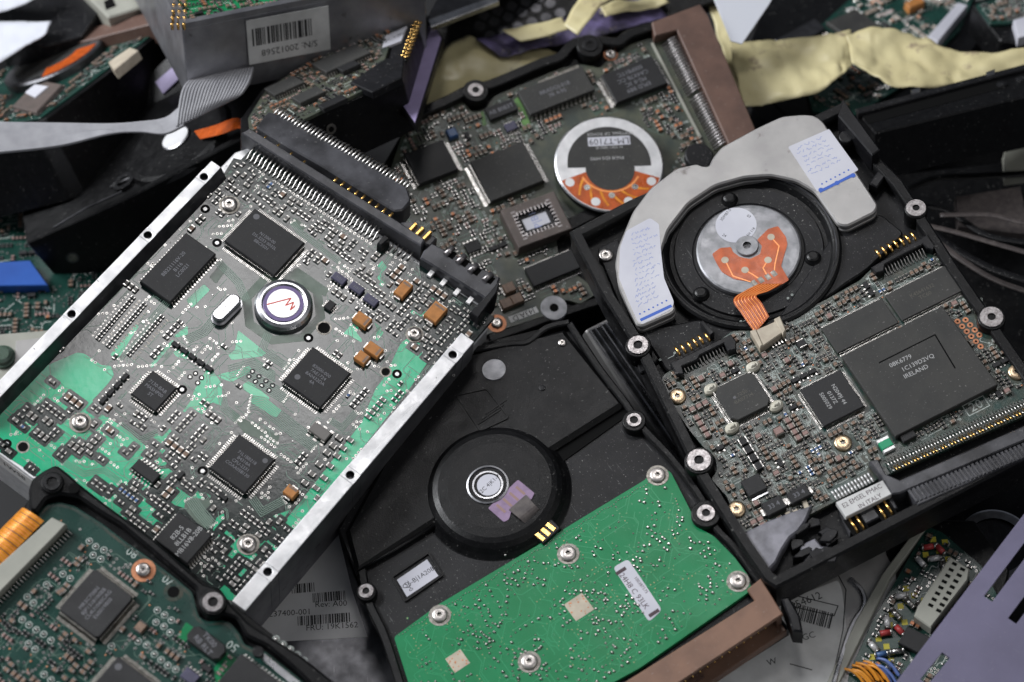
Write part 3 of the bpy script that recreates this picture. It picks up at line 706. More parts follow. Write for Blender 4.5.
# recessed area upper left and lower left pockets
b = MB(); b.prism(roundpoly(B.pl([(596, 246), (618, 236), (648, 330), (672, 345), (655, 360), (640, 372), (618, 300)]), 1.5), -3.19, -1.5, 'cast_dusty', .4)
b.prism(roundpoly(B.pl([(640, 330), (700, 318), (770, 330), (720, 350), (668, 372), (655, 352)]), 2), -3.18, -.6, 'cast_dusty', .5)
b.prism(roundpoly(B.pl([(838, 226), (880, 212), (905, 232), (868, 268), (845, 283), (800, 318), (775, 322)]), 2), -3.17, -.6, 'cast_dusty', .5)
b.build('casing_floor', B)
# spindle well
sx, sy = B.px((748.6, 249.6), 0); Rw = 26.2
b = MB(); b.lathe(sx, sy, [(28.6, -3.1), (28.6, .5), (27.9, 1.1), (27.2, 1.1), (26.8, .6), (26.4, .6), (25.9, .2), (24.6, -1.6), (23.4, -1.7), (23.0, -.9), (17.6, -.9), (17.2, -1.3), (.5, -1.3)], 'cast_black', 90, ['cast_black'] * 3 + ['steel_dark', 'cast_black', 'cast_black', 'cast_black', 'cast_black', 'cast_black'] + ['cast_dusty'] * 4)
well = b.build('spindle_well', B)
b = MB()
for p in ((729.5, 198.5), (813, 257), (701, 293), (772, 212)):
    if p == (772, 212): continue
    x, y = B.px(p, 0); b.lathe(x, y, [(2.7, -1), (2.5, -.4), (2.0, .2), (1.9, .6), (1.3, .9)], 'cast_black', 24)
    b.build('spindle_post', well) ; b = MB()
b.lathe(sx, sy, [(16.2, -1.2), (16.2, .2), (15.7, .55), (14.8, .6), (.5, .6)], 'hub_metal', 72); hub = b.build('spindle_hub', B)
b = MB(); x, y = B.px((736, 224.5), 1); b.cyl(x, y, .6, .68, 6.4, 'paper', 40); hl = b.build('round_label', B)
text(B, '3DM87-5', (x - 1, y + 4.9), .95, .45, .70, 'ink', 'lettering', hl, local=True); text(B, '02SH 118', (x + 2.2, y - 4.8), .9, .42, .70, 'ink', 'lettering', hl, local=True); text(B, '24', (x - 5.0, y - 1.5), .95, -1.1, .70, 'ink', 'lettering', hl, local=True); text(B, '03', (x + 5.0, y + .8), .95, -1.1, .70, 'ink', 'lettering', hl, local=True)
cx, cy = B.px((747, 246), 1); b = MB(); b.ring(circ(cx, cy, 3.6, 30), circ(cx, cy, 1.3, 30), .55, 1.5, 'hub_metal', .2, 'hole', .2); b.lathe(cx, cy, [(1.3, .3), (1.0, .6)], 'steel_dark', 16); b.build('spindle_centre', B)
# orange flex
fz = .75
fp = [(712, 254), (720, 248), (731, 247), (733, 252), (740, 257), (750, 259), (760, 254), (762, 246), (757, 240), (768, 229), (778, 226), (786, 237), (787.5, 244), (781, 266), (789, 280), (776, 288), (757, 290), (752, 282), (734, 279), (722, 272), (717, 264)]
b = MB(); b.prism(roundpoly(B.pl(fp, fz), .5), fz - .12, fz, 'flex'); fl = b.build('flex_circuit', B)
b = MB()
for p in ((725, 260), (771, 237), (768, 260), (745, 270)):
    x, y = B.px(p, fz); b.cyl(x, y, fz + .01, fz + .06, 1.15, 'cream', 20)
for p in ((754, 283), (761, 280), (768, 277), (774, 273.5)):
    x, y = B.px(p, fz); b.box(x, y, fz + .01, fz + .07, 1.5, 2.0, 'solder_dull', .1)
b.build('flex_pads', fl)
b = MB()
for k, q in enumerate((((725, 260), (733, 276), (754, 283)), ((745, 270), (752, 274), (761, 280)), ((768, 260), (763, 268), (768, 277)), ((771, 237), (779, 246), (775, 264), (774, 273.5)))): b.strip(B.pl(q, fz), .35, fz + .005, 'flex_line', .02)
b.build('flex_lines', fl)
def flexstrip(name, c, w, T, parent, m, lm, nl, t=.12):
    """3-D ribbon: c = list of (px,py,z), w in mm, w direction = local x"""
    P = [Vector((*T.px((a, b_), z), z)) for a, b_, z, _ in c]; dirs = [Vector((math.cos(d), math.sin(d), 0)) for *_, d in c]
    P = bez([tuple(p) for p in P], 8); D = bez([tuple(d) for d in dirs], 8)
    pa = [p - d * w / 2 for p, d in zip(P, D)]; pb = [p + d * w / 2 for p, d in zip(P, D)]
    m_ = MB(); m_.ribbon(pa, pb, t, m); o = m_.build(name, parent)
    l = MB()
    for i in range(nl):
        k = (i + .5) / nl; l.tube([p + d * w * (k - .5) + Vector((0, 0, t)) for p, d in zip(P, D)], w / nl * .2, lm, 4, .4)
    l.build('flex_lines', o); return o
flexstrip('flex_tail', [(770, 284, .8, -.5), (757, 291, 1.6, -.55), (745, 298, 2.8, -.3), (752, 309, 2.6, .1), (762, 325, 2.4, .42)], 7.2, B, B, 'flex', 'flex_line', 7)
# horseshoe cover
hs = [(615, 264), (618, 246.6), (633, 211), (650, 188), (677, 167.5), (697, 163.5), (702, 166), (709, 166), (712, 158.6), (721, 147), (756, 128), (782, 116), (803, 114), (815, 115), (823, 121), (878, 205), (875, 212), (847, 226), (838, 224.6), (814.6, 191), (797, 180.6), (770.6, 174.8), (744, 176.8), (715, 185), (688.5, 202.6), (668, 229), (660.6, 252.5), (663, 282), (674, 303.5), (675.5, 309), (672, 313), (642.5, 326), (636.6, 325), (629, 309), (617.6, 283)]
CZ = 3.4; H = roundpoly(B.pl(hs, CZ), 1.6, 4)
b = MB(); b.prism(H, -1.2, .4, 'steel_cover', .2); b.prism(inset(ccw(H), .45), .35, 1.7, 'steel_dark', .1); b.prism(H, 1.6, CZ, 'steel_cover', .5); cov = b.build('horseshoe_cover', B)
def scribble(T, quad_, z, m, rows, parent, seed, h=.28, up=False):
    rg = random.Random(seed); q = T.pl(quad_, z); b = MB(); L = lambda u, v: tuple((q[0][k] * (1 - u) + q[1][k] * u) * (1 - v) + (q[3][k] * (1 - u) + q[2][k] * u) * v for k in (0, 1))
    for r_ in range(rows):
        v = (r_ + .7) / (rows + .4); u = .08 + rg.random() * .08; end = .6 + rg.random() * .33
        while u < end:
            wl = rg.uniform(.06, .2); P = []; k = 0
            while k < wl: P.append(L(min(u + k, .96), v + rg.uniform(-1, 1) * h / rows)); k += rg.uniform(.02, .04)
            if len(P) > 1: b.strip(P, .2, z + .01, m, .01)
            u += wl + .04
    return b.build('handwriting', parent)
b = MB(); b.prism(roundpoly(B.pl([(788, 147), (829, 129), (858.6, 170), (817.5, 192)], CZ), .6), CZ, CZ + .07, 'paper'); l1 = b.build('paper_label', cov)
scribble(B, [(790, 148), (828, 131), (848, 160), (808, 180)], CZ + .07, 'ink_pale', 7, l1, 5)
b = MB(); b.strip(B.pl([(820, 191.5), (853, 175)], CZ), 1.0, CZ + .08, 'ink_blue', .02)
for p in ((821, 190), (837, 183), (853, 175.5)): x, y = B.px(p, CZ); b.cyl(x, y, CZ + .07, CZ + .11, .8, 'ink_blue', 12)
for i in range(7): x, y = B.px((822 + i * 4.4, 184 - i * 2.3), CZ); b.cyl(x, y, CZ + .07, CZ + .10, .3, 'ink_blue', 8)
b.build('ink_line', l1)
b = MB(); b.prism(roundpoly(B.pl([(626, 231), (650, 218), (659, 224), (661, 252), (664, 278), (674, 302), (672, 309), (643, 324), (638, 322), (628, 300), (619, 278), (620, 248)], CZ), .8), CZ, CZ + .07, 'paper'); l2 = b.build('paper_label', cov)
scribble(B, [(628, 232), (657, 222), (664, 296), (634, 312)], CZ + .07, 'ink_pale', 15, l2, 9)
b = MB(); b.strip(B.pl([(641, 320), (671, 306)], CZ), 1.0, CZ + .08, 'ink_blue', .02)
for i in range(7): x, y = B.px((640 + i * 4.4, 314 - i * 2.2), CZ); b.cyl(x, y, CZ + .07, CZ + .10, .3, 'ink_blue', 8)
b.build('ink_line', l2)
# bosses
boss(B, (638, 345), 4.0, 3.8, -3, rin=3.2); boss(B, (699, 460), 4.4, 3.8, -3, rin=3.6, hr=.4); boss(B, (916, 208), 3.6, 3.8, -3, rin=3.1, hr=.35); boss(B, (991.5, 317), 4.2, 3.8, -3, rin=3.5, hr=.35)
screw(B, (605.5, 254), 2.3, z=-1.4, h=.9)
# small black brackets at the upper right corner
b = MB(); b.prism(B.pl([(843, 101), (855, 118), (880, 152), (872, 158), (838, 118)], 6), -1, 7.5, 'plastic_black', .4); x, y = B.px((846, 137), 3); b.cyl(x, y, -3, 3.4, 2.4, 'plastic_black', 20, .4)
b.prism(rect(*B.px((878, 180), 1), 6, 3, .5), -3, 2, 'plastic_black', .4); b.build('corner_bracket', B)
# thin steel lid edge below the left side
b = MB(); b.tube([(*B.px(p, -9), -9) for p in ((583, 268), (610, 315), (660, 405), (700, 478))], .55, 'steel', 8); b.build('lid_edge', B)
# ------- board
b = MB(); b.prism(roundpoly(BP, 1.0), -1.5, 0, 'board_teal', .1); b.build('circuit_board', B)
chip(B, [(713, 390), (750, 370), (772.5, 400), (735, 424.5)], 2.4, 26, 26, 1.1, txt='L7250|BA07714', ts=1.2, ta=0, m='ic_soft', chamf=1.7, dot=(-.35, .12, .45), tm='marking_faint', label='square chip with a blob of white glue on each corner')
chip(B, [(800, 388.5), (841, 369.5), (864, 405.5), (824, 427)], 2.0, 30, 30, 1.1, 'N2049J 44|0137Z|5005029', 1.25, -math.pi / 2, tm='marking_bright', wid=.4, lsp=1.8)
big = chip(B, [(843, 356), (944, 305), (997, 386), (894, 436)], 2.8, 0, 0, 0, m='ic_soft', label='very large square black chip with a sunken middle')
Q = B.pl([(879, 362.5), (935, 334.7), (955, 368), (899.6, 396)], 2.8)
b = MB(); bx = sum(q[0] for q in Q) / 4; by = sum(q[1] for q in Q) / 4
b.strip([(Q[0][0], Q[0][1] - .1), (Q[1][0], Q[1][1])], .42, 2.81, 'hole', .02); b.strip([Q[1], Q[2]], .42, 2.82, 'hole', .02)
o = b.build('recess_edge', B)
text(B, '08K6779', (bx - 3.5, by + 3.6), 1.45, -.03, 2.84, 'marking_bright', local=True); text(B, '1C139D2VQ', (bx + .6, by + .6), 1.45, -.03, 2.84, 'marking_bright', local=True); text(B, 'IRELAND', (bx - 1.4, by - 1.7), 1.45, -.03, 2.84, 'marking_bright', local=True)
chip(B, [(820, 327), (881, 299.5), (900, 322), (838, 353)], 1.3, 44, 0, .9, m='ic_soft', wid=.5)
chip(B, [(885, 297), (943.5, 264), (963, 291), (903, 320)], 1.3, 44, 0, .9, m='ic_soft', wid=.5, txt='K4S641632|TC60', ts=1.3, ta=0, tm='marking_faint')
chip(B, [(741, 481), (759, 472.5), (766, 486), (750, 499)], 2.2, 0, 0); b = MB(); x, y = B.px((759, 494), 1); b.box(x, y, .05, .8, 5.5, 2.0, 'steel', 0, .1); b.build('chip_tab', B); B.block(x, y, 6, 2.5)
for p, w, h in (((774, 506), 6.2, 4.4), ((799, 494.5), 6.4, 3.8)):
    x, y = B.px(p, 2); o = chip(B, None, 2.6, 0, 0, local=(x, y, w, h, 0), m='ic', name='diode'); b = MB()
    for s in (-1, 1): b.box(s * (w / 2 + .5), 0, .02, 1.2, 1.2, 2.2, 'solder', ch=.1)
    b.build('leads', o); text(B, '33 4', (0, 0), 1.5, 0, 2.62, 'marking', 'marking', o, local=True)
x, y = B.px((886, 444), 1.4); B.block(x, y, 5, 6); b = MB(); b.box(0, 0, .1, 1.6, 3.8, 2.6, 'ink_green', 0, .2)
for s in (-1, 1): b.box(0, s * 1.8, .05, 1.4, 3.8, 1.0, 'disc_white', 0, .1)
b.build('green_fuse', B, (x, y, 0))
chip(B, None, 1.8, local=(*B.px((908, 436.5), 1), 4.6, 2.6, 0), name='diode')
for p, m_, w in (((677.3, 395.4), 'screw_brass', 'cream'), ((843, 442), 'screw_brass', 'copper'), ((736.5, 508.5), 'screw_brass', 'copper'), ((1017, 371), 'screw_brass', 'copper')): screw(B, p, 2.65, m_, z=.1, h=.9)
g = MB()
for p in ((711, 389), (753, 367), (776, 406), (732, 428)):
    x, y = B.px(p, 1); g.prism(roundpoly([(x - 2.4, y - .8), (x - .6, y - 1.7), (x + 2.0, y - 1.2), (x + 2.5, y + .8), (x + .4, y + 1.8), (x - 1.8, y + 1.4)], 1.2), .05, 1.9, 'glue', .7); g.prism(roundpoly([(x - 1.0, y - .5), (x + 1, y - .6), (x + 1.2, y + .6), (x - .6, y + .7)], .6), 1.5, 2.5, 'glue', .4); g.build('glue_blob', B); B.block(x, y, 4, 4); g = MB()
b = MB()
for i in range(6):
    for j in range(2):
        p = (957.5 + i * 4.6 + j * 8.0, 321.5 + i * 5.0 - j * 1.5)
        if p[0] < 982: x, y = B.px(p); b.cyl(x, y, .01, .12, .92, 'copper', 16); b.cyl(x, y, .11, .14, .35, 'hole', 10); B.block(x, y, 2, 2)
b.build('copper_pads', B)
b = MB(); x, y = B.px((976, 405.8)); q = rect(x, y, 7.2, 4.0); b.ring(q, rect(x, y, 6.7, 3.5), .005, .03, 'silk'); o = b.build('board_number', B); text(B, '20', (x, y), 3.0, 0, .03, 'silk', 'lettering', o, local=True); B.block(x, y, 8, 5)
# six-pin connectors at the board's upper edge
def spring(name, body, pins, la, lb, nl):
    bb = bar(name, body, -.5, 3.0, 'plastic_black', .3, B, B); l = MB()
    for p in pins:
        x, y = B.px(p, 3); l.tube([(x, y - 1.6, 2.4), (x, y - .6, 3.0), (x, y + 1.0, 3.0), (x, y + 1.9, 2.2)], .42, 'gold', 8)
    l.build('gold_springs', bb); l = MB(); a0 = B.px(la, .5); a1 = B.px(lb, .5)
    for i in range(nl):
        t = i / (nl - 1); x, y = a0[0] + (a1[0] - a0[0]) * t, a0[1] + (a1[1] - a0[1]) * t; l.tube([(x, y + 1.9, 1.6), (x, y + .6, 1.3), (x, y - .4, .3), (x, y - 1.4, .2)], .26, 'solder', 6)
    l.build('leads', bb); B.block((a0[0] + a1[0]) / 2, (a0[1] + a1[1]) / 2, 17, 5)
spring('spring_connector', [(670, 363), (731, 334), (736, 341), (736, 349), (728, 351), (724, 343), (700, 355), (697, 360), (682, 366), (684, 374), (676, 374)], [(677.7, 351), (683.6, 348.5), (689.7, 345.7), (695.3, 342.3), (701, 339.4), (707.5, 337)], (684.5, 369), (724, 351), 13)
spring('spring_connector', [(871, 267), (928, 234), (936, 244), (933, 250), (927, 248), (923, 244), (885, 264), (884, 271), (876, 273)], [(878.3, 253.4), (884.2, 250.3), (890.5, 247.4), (896, 244), (902, 241.5), (907.7, 238.7), (913.5, 236)], (886.5, 271.5), (924, 253.5), 13)
bar('contact_post', [(700, 322), (703, 320), (714, 332), (710, 335)], -.5, 3, 'plastic_black', .2, B, B)
cc = bar('flex_connector', [(752, 331.5), (779, 319.5), (785, 331), (761, 347.5)], 0, 3.4, 'cream', .3, B, B); B.block(*B.px((769, 336)), 10, 8)
b = MB(); b.prism(B.pl([(774, 319), (780, 316), (786, 330), (783, 335)], 3.6), .1, 3.8, 'cream', .3); b.prism(B.pl([(750, 331), (756, 329), (763, 345), (760, 348)], 3.6), .1, 3.8, 'cream', .3)
for i in range(5): x, y = B.px((771.5 + i * 3.2, 345 - i * 1.6), .5); b.box(x, y, .1, .9, .45, 2.4, 'solder')
b.build('connector_latch', cc)
# long data connector on the lower edge
n_ = 50; b = MB(); a0 = B.px((889, 466), 1); a1 = B.px((1040, 399), 1)
for i in range(n_):
    t = i / (n_ - 1); x, y = a0[0] + (a1[0] - a0[0]) * t, a0[1] + (a1[1] - a0[1]) * t
    b.tube([(x, y + 2.6, .2), (x, y + 1.6, .3), (x, y + .8, 1.6), (x, y - .9, 1.9)], .24, 'solder', 6); b.tube([(x + .45, y - .3, .2), (x + .45, y - 1.2, .4), (x + .45, y - 2.2, 1.4)], .24, 'gold' if i % 3 else 'solder', 6)
b.build('data_connector_pins', B)
bar('data_connector_shell', [(869, 461), (878, 459), (886, 474), (900, 480), (1060, 410), (1072, 420), (900, 493), (892, 494), (882, 478)], -6, 3.6, 'plastic_grey', .4, B, B)
rb_ = bar('ribbed_socket', [(908, 491), (1060, 430), (1066, 440), (918, 505)], -9, 3.5, 'plastic_grey', .3, B, B, label='ribbed grey socket strip')
b = MB(); a0 = B.px((913, 496), 3.5); a1 = B.px((1052, 439), 3.5)
for i in range(34):
    t = i / 33; x, y = a0[0] + (a1[0] - a0[0]) * t, a0[1] + (a1[1] - a0[1]) * t; b.box(x, y, 3.4, 3.9, .9, 4.4, 'plastic_grey', .05, .15)
b.build('socket_ribs', rb_)
gx = [sum(c) / 2 for c in zip(B.px((890, 466)), B.px((1040, 400)))]; B.block(gx[0], gx[1] - 2, 60, 12)
# broken clear-grey power end and contacts
bar('broken_connector', [(742, 533), (770, 520), (790, 512), (812, 505), (806, 520), (798, 531), (790, 537), (782, 549), (776, 562), (766, 572), (760, 564), (750, 556)], -5, 2.0, 'clear_grey', .5, B, B, label='broken translucent grey connector stub')
bar('broken_connector', [(799, 545), (815, 538), (822, 546), (838, 546), (834, 556), (806, 566)], -7, -.5, 'clear_grey', .5, B, B)
rg = random.Random(3); b = MB()
for i in range(13):
    p = (784 + rg.random() * 52, 520 + rg.random() * 40); x, y = B.px(p, 1); pr_ = [(x + math.cos(k * 1.05) * rg.uniform(1.2, 4), y + math.sin(k * 1.05) * rg.uniform(.8, 2.5)) for k in range(6)]; b.prism(pr_, -4 + rg.random() * 2, -.5 + rg.random() * 3.2, 'plastic_black', .2)
b.build('broken_shards', B)
b = MB()
for p in ((760, 540), (770, 534), (784, 522), (798, 514), (806, 505), (764, 534), (790, 516)):
    x, y = B.px(p, 1.2); b.box(x, y, .05, 1.3, 1.5, 3.2, 'cream', rg.uniform(-.2, .2), .2)
b.build('power_tabs', B)
jb = bar('jumper_housing', [(838, 505), (886, 482), (898, 508), (850, 532)], -8, .8, 'plastic_grey', .4, B, B)
b = MB(); 
for p in ((856, 524), (885, 510)): x, y = B.px(p, .8); b.box(x, y, .75, .95, 5.2, 5.4, 'hole')
b.build('jumper_cavity', jb); b = MB()
for p in ((853.5, 526), (860, 523), (882, 513), (888, 508)): x, y = B.px(p, 1); b.tube([(x, y + 2.5, 1.2), (x, y, 1.7), (x, y - 2.6, 1.3)], .42, 'gold', 8)
b.build('gold_contacts', jb)
b = MB(); b.prism(B.pl([(836, 502), (883, 480), (892, 494), (846, 517)], 3.0), .6, 3.0, 'paper_dirty', .2); lb = b.build('connector_label', B); text(B, 'E2 EMSEL PMAC', (862, 496), 1.5, .02, 3.02, 'ink_brown', 'lettering', lb, sx=.9); text(B, 'IN ITALY', (870, 501), 1.4, .02, 3.03, 'ink_brown', 'lettering', lb)
b = MB(); 
for r_ in range(2):
    a0 = B.px((833 + r_ * 3, 493 + r_ * 4.5), .5); a1 = B.px((869 + r_ * 3, 475 + r_ * 4.5), .5)
    for i in range(12):
        t = i / 11; x, y = a0[0] + (a1[0] - a0[0]) * t, a0[1] + (a1[1] - a0[1]) * t; b.tube([(x, y + .7, .5), (x, y - .8, .3)], .3, 'disc_white', 6)
b.build('data_pins', B); B.block(*B.px((853, 486)), 14, 5); B.block(*B.px((815, 530)), 34, 12)
# populate
kB = [('capacitor', smd(1.8, 1.1, 1.0, 'cap_tan', 'solder_dull'), 1.8, 1.1, 4), ('capacitor', smd(2.4, 1.7, 1.3, 'cap_pink', 'solder_dull'), 2.4, 1.7, 2), ('resistor', smd(1.5, .8, .6, 'res_body', 'solder_dull'), 1.5, .8, 6),
      ('capacitor', smd(3.0, 2.6, 1.7, 'cap_pink', 'solder_dull', .14), 3.0, 2.6, .6), ('transistor', sot(1.4, 2.4, 1.0), 2.8, 2.4, .8), ('resistor', smd(1.5, .8, .6, 'res_blue'), 1.5, .8, .25), ('inductor', smd(2.6, 2.6, 1.8, 'ic', 'solder', .1), 2.6, 2.6, .4)]
gB = Grid(BP, .6)
for o in B.occ: gB.fill(*o)
gB.fill(*B.px((795, 318)), 5, 3)
populate(B, BP, kB, 5200, 41, local=True, grid=gB, indiv=45, vias=260, dots=500, dotm=dotmb(.28, 'copper', .12), traces=350, tracem='silk', tw=.14, margin=.12, rowmax=4, viamb=via(.38, 'silk', 'hole'), tlen=(1.5, 5))
# ================================================= C: black drive with plain bright green board
C = Thing('hard_drive', 'black hard drive with plain bright green board and long brown ribbon socket, at bottom centre', 'hard drive',
          (560, 520), .000, (-.1, 0, 1), (365, 591), (633, 420))
CO = C.pl([(570, 321), (618, 395), (645, 425), (701, 497), (722, 530), (764, 594), (755, 604), (639, 677), (560, 728), (450, 800), (372, 615), (338, 530), (395, 420), (470, 345)], 0)
b = MB(); b.prism(CO, -22, 0, 'cast_dusty', .5, bottom=True); b.build('casing', C)
# raised rims on both long sides
def tubeline(T, pts, r, z, m, name, parent=None, flat=1.):
    b = MB(); b.tube([(*T.px(p, z), z) for p in pts], r, m, 10, flat); return b.build(name, parent or T)
def ridge(T, pts, w, z0, z1, m, name, parent=None, ch=.4):
    P = bez(T.pl(pts, z1), 4); n = len(P); L = []; R = []
    for i, p in enumerate(P):
        t = (P[min(i + 1, n - 1)] - P[max(i - 1, 0)]).normalized(); nn = Vector((-t.y, t.x)); L.append(tuple(p + nn * w / 2)); R.append(tuple(p - nn * w / 2))
    b = MB(); b.prism(L + R[::-1], z0, z1, m, ch); return b.build(name, parent or T)
ridge(C, [(569, 322), (598, 366), (626, 403), (640, 424), (672, 458), (701, 497), (716, 527), (736, 548), (768, 592)], 2.2, -3, 2.6, 'cast_black', 'side_rim')
ridge(C, [(360, 560), (368, 600), (384, 635), (402, 690)], 2.6, -6, 1.6, 'cast_black', 'side_rim')
ridge(C, [(473, 349), (510, 343), (528, 341), (546, 327), (570, 321)], 2.0, -3, 2.9, 'cast_black', 'side_rim')
# upper raised plateau (z 0..2.5) whose edge is the step line
up = [(470, 352), (564, 328), (625, 404), (546, 454), (520, 470), (430, 525), (356, 573), (345, 530), (400, 430)]
b = MB(); b.prism(C.pl(up, 2.4), -.2, 2.4, 'cast_black', 1.4); b.build('plateau', C)
b = MB(); q = C.pl([(546, 455), (623, 405), (629, 413), (556, 465)], 1.2); b.prism(q, -.1, .4, 'hole'); b.build('step_groove', C)
sx, sy = C.px((495, 487), 3); b = MB(); b.lathe(sx, sy, [(23.4, -.4), (22.4, .2), (21.2, 1.3), (20.0, 2.7), (18.6, 3.8), (17.0, 4.3), (14, 4.5), (.5, 4.5)], 'cast_black', 90, ['cast_black'] * 8); dome = b.build('spindle_dome', C)
hx_, hy_ = C.px((487.7, 485), 4.5); b = MB(); b.lathe(hx_, hy_, [(6.3, 4.3), (6.3, 4.9), (5.8, 5.0), (5.4, 4.2), (4.7, 4.1), (4.6, 4.7), (4.1, 4.7), (3.9, 4.2), (.3, 4.2)], 'steel', 48, ['steel_dark', 'steel', 'steel_dark', 'gold', 'steel', 'steel', 'steel_dark', 'steel']); hb = b.build('spindle_ring', C)
b = MB(); b.cyl(hx_ + .2, hy_ - .3, 4.25, 4.9, 3.5, 'paper', 36); lb = b.build('round_label', C)
text(C, '82C 4|K1-7', (hx_ + .2, hy_ - .3), 1.3, .2, 4.92, 'ink', 'lettering', lb, local=True)
# lilac flex
b = MB(); b.prism(roundpoly(C.pl([(488, 508), (518, 479.5), (534.5, 493), (531, 500), (524, 499), (511, 512), (509, 519), (504, 522)], 4.8), .5), 4.5, 4.75, 'flex_lilac'); b.build('lilac_flex', C)
b = MB()
for i in range(4): b.strip(C.pl([(497 + i * 6.5, 505 - i * 6), (505 + i * 6.5, 512 - i * 6)], 4.75), .8, 4.76, 'cap_pink', .02)
b.build('flex_pads', C)
P = [C.px(p, 4.9) for p in ((509, 510), (526, 495))]; P2 = [C.px(p, 2) for p in ((532, 530), (547, 513))]
b = MB(); A3 = [(*P[0], 4.95), (*C.px((521, 520), 5), 4.9), (*P2[0], 1.6)]; B3 = [(*P[1], 4.95), (*C.px((537, 507), 5), 4.9), (*P2[1], 1.6)]
b.ribbon([tuple(v) for v in bez(A3)], [tuple(v) for v in bez(B3)], .25, 'flex_grey'); b.build('grey_flex', C)
cb = bar('contact_block', [(527, 528), (545, 512), (561, 528), (543, 544)], 0, 2.6, 'plastic_black', .3, C, C); b = MB()
for i in range(3): b.strip(C.pl([(532.5 + i * 5, 530.5 - i * 5), (543.5 + i * 5.2, 539.5 - i * 5)], 2.6), 1.2, 2.61, 'gold', .2)
b.build('gold_contacts', cb)
# flat features
b = MB(); x, y = C.px((494, 370), 2.4); b.cyl(x, y, 2.3, 2.75, 3.7, 'hub_metal', 36, .1); b.build('metal_plug', C)
b = MB(); q = roundpoly(C.pl([(455, 395), (487, 388), (510, 418), (480, 432)], 2.4), 1.2); b.ring(q, inset(ccw(q), .5) if len(inset(ccw(q), .5)) == len(q) else q, 2.2, 2.75, 'cast_black')
for i in range(3): b.strip(C.pl([(478 + i * 4, 424 - i * 5), (500 + i * 3, 410 - i * 5)], 2.4), .5, 2.4, 'cast_black', .25)
b.build('embossed_mark', C)
b = MB(); q = roundpoly(C.pl([(391, 577), (429, 552), (444, 576), (405, 603)], .0), .6); b.ring(q, inset(ccw(q), .6), -.1, .7, 'cast_black'); b.build('label_frame', C)
b = MB(); b.prism(C.pl([(397, 580), (427, 559.5), (438.5, 576), (407, 597)], 0), .02, .12, 'paper'); lb = b.build('paper_label', C)
text(C, '9FQ6-B|1A208|K71', (421, 576), 1.5, .0, .13, 'ink', 'lettering', lb); text(C, '04-2', (409, 586), 1.4, math.pi / 2, .13, 'ink', 'lettering', lb)
b = MB()
for i in range(3): x, y = C.px((412, 415)); 
tubeline(C, [(357, 572), (395, 550), (434, 526)], .6, 1.2, 'cast_black', 'casting_ridge')
boss(C, (634, 420), 3.6, 3.6, -1, rin=2.3, hr=.55); boss(C, (706, 513), 4.4, 3.8, -1, rin=2.7, hr=.45); boss(C, (366, 591), 3.0, 3.0, -1, rin=2.3, hr=.45)
screw(C, (562, 342), 1.3, z=2.4, h=.6); x, y = C.px((545, 388)); b = MB(); b.lathe(*C.px((542, 388), 2.4), [(1.2, 2.3), (1.0, 2.7), (.5, 2.8)], 'cast_dusty', 12); b.build('casting_pip', C)
# board
cp = [(394, 637), (439, 604), (540, 543.6), (584, 516.5), (646, 479), (657, 465), (671, 472), (693, 515), (697, 527), (705, 531), (714, 536), (734.6, 557), (748, 575), (752, 590), (640, 668), (560, 712), (420, 720)]
CP = C.pl(cp, 1.5); b = MB(); b.prism(roundpoly(CP, .8), 0, 1.5, 'board_bright', .1); b.build('circuit_board', C)
for p, r in (((568, 552.5), 2.4), ((529, 660.6), 2.4), ((738, 580), 2.4), ((657.5, 474), 2.4), ((439.3, 614), 2.3)): screw(C, p, r, 'screw_pale', z=1.55, h=1.0, washer=(3.3, 'solder_dull'))
b = MB(); q = C.pl([(613, 567.5), (628, 559), (662, 610), (649, 622)], 1.5); b.prism(roundpoly(q, 1.2), 1.5, 1.58, 'paper'); lb = b.build('paper_label', C); C.block(*C.quad([(613, 567), (628, 559), (662, 610), (649, 622)], 1.5))
text(C, '100387575', (641, 585), 1.0, -math.pi / 2, 1.6, 'ink_brown', 'lettering', lb); text(C, '24H8 C 93LK', (634, 591), 1.7, -math.pi / 2, 1.6, 'ink_brown', 'lettering', lb); b = MB()
for p in ((621, 571), (654, 613)): x, y = C.px(p, 1.6); b.box(x, y, 1.585, 1.6, 3.4, 1.1, 'ink_brown')
b.build('printed_bars', lb)
rg = random.Random(5)
for p, s in (((579, 607), 6.3), ((457.6, 661), 5.2)):
    x, y = C.px(p, 1.5); C.block(x, y, s, s); b = MB(); b.box(0, 0, 1.5, 1.56, s, s, 'cream'); 
    for k in range(14): b.cyl(rg.uniform(-.45, .45) * s, rg.uniform(-.45, .45) * s, 1.55, 1.6, rg.uniform(.18, .3), 'copper', 8)
    b.build('thermal_pad', C, (x, y, 0))
# solder dots, grown in little rows and clusters
gC = Grid(CP, 2.0); xs = [p[0] for p in CP]; ys = [p[1] for p in CP]; b = MB(); dm = dotmb(.42, 'solder', .45); ds = dotmb(.26, 'solder_dull', .2)
for o in C.occ: gC.fill(*o)
for c in range(130):
    x, y = rg.uniform(min(xs), max(xs)), rg.uniform(min(ys), max(ys)); k = rg.choice((3, 4, 6, 8, 10, 14)); a = rg.choice((0, math.pi / 2, .785, -.785)); two = rg.random() < .5; st = rg.choice((1.3, 1.5, 2.0))
    for i in range(k):
        X = x + (i // (2 if two else 1)) * st * math.cos(a) + rg.gauss(0, .35); Y = y + (i // (2 if two else 1)) * st * math.sin(a) + rg.gauss(0, .35)
        if two and i % 2: X += -math.sin(a) * 1.6; Y += math.cos(a) * 1.6
        if gC.free(X, Y, .9, .9): gC.fill(X, Y, .9, .9); b.merge(dm if rg.random() < .75 else ds, X, Y, 1.5, 0, rg.uniform(.75, 1.25))
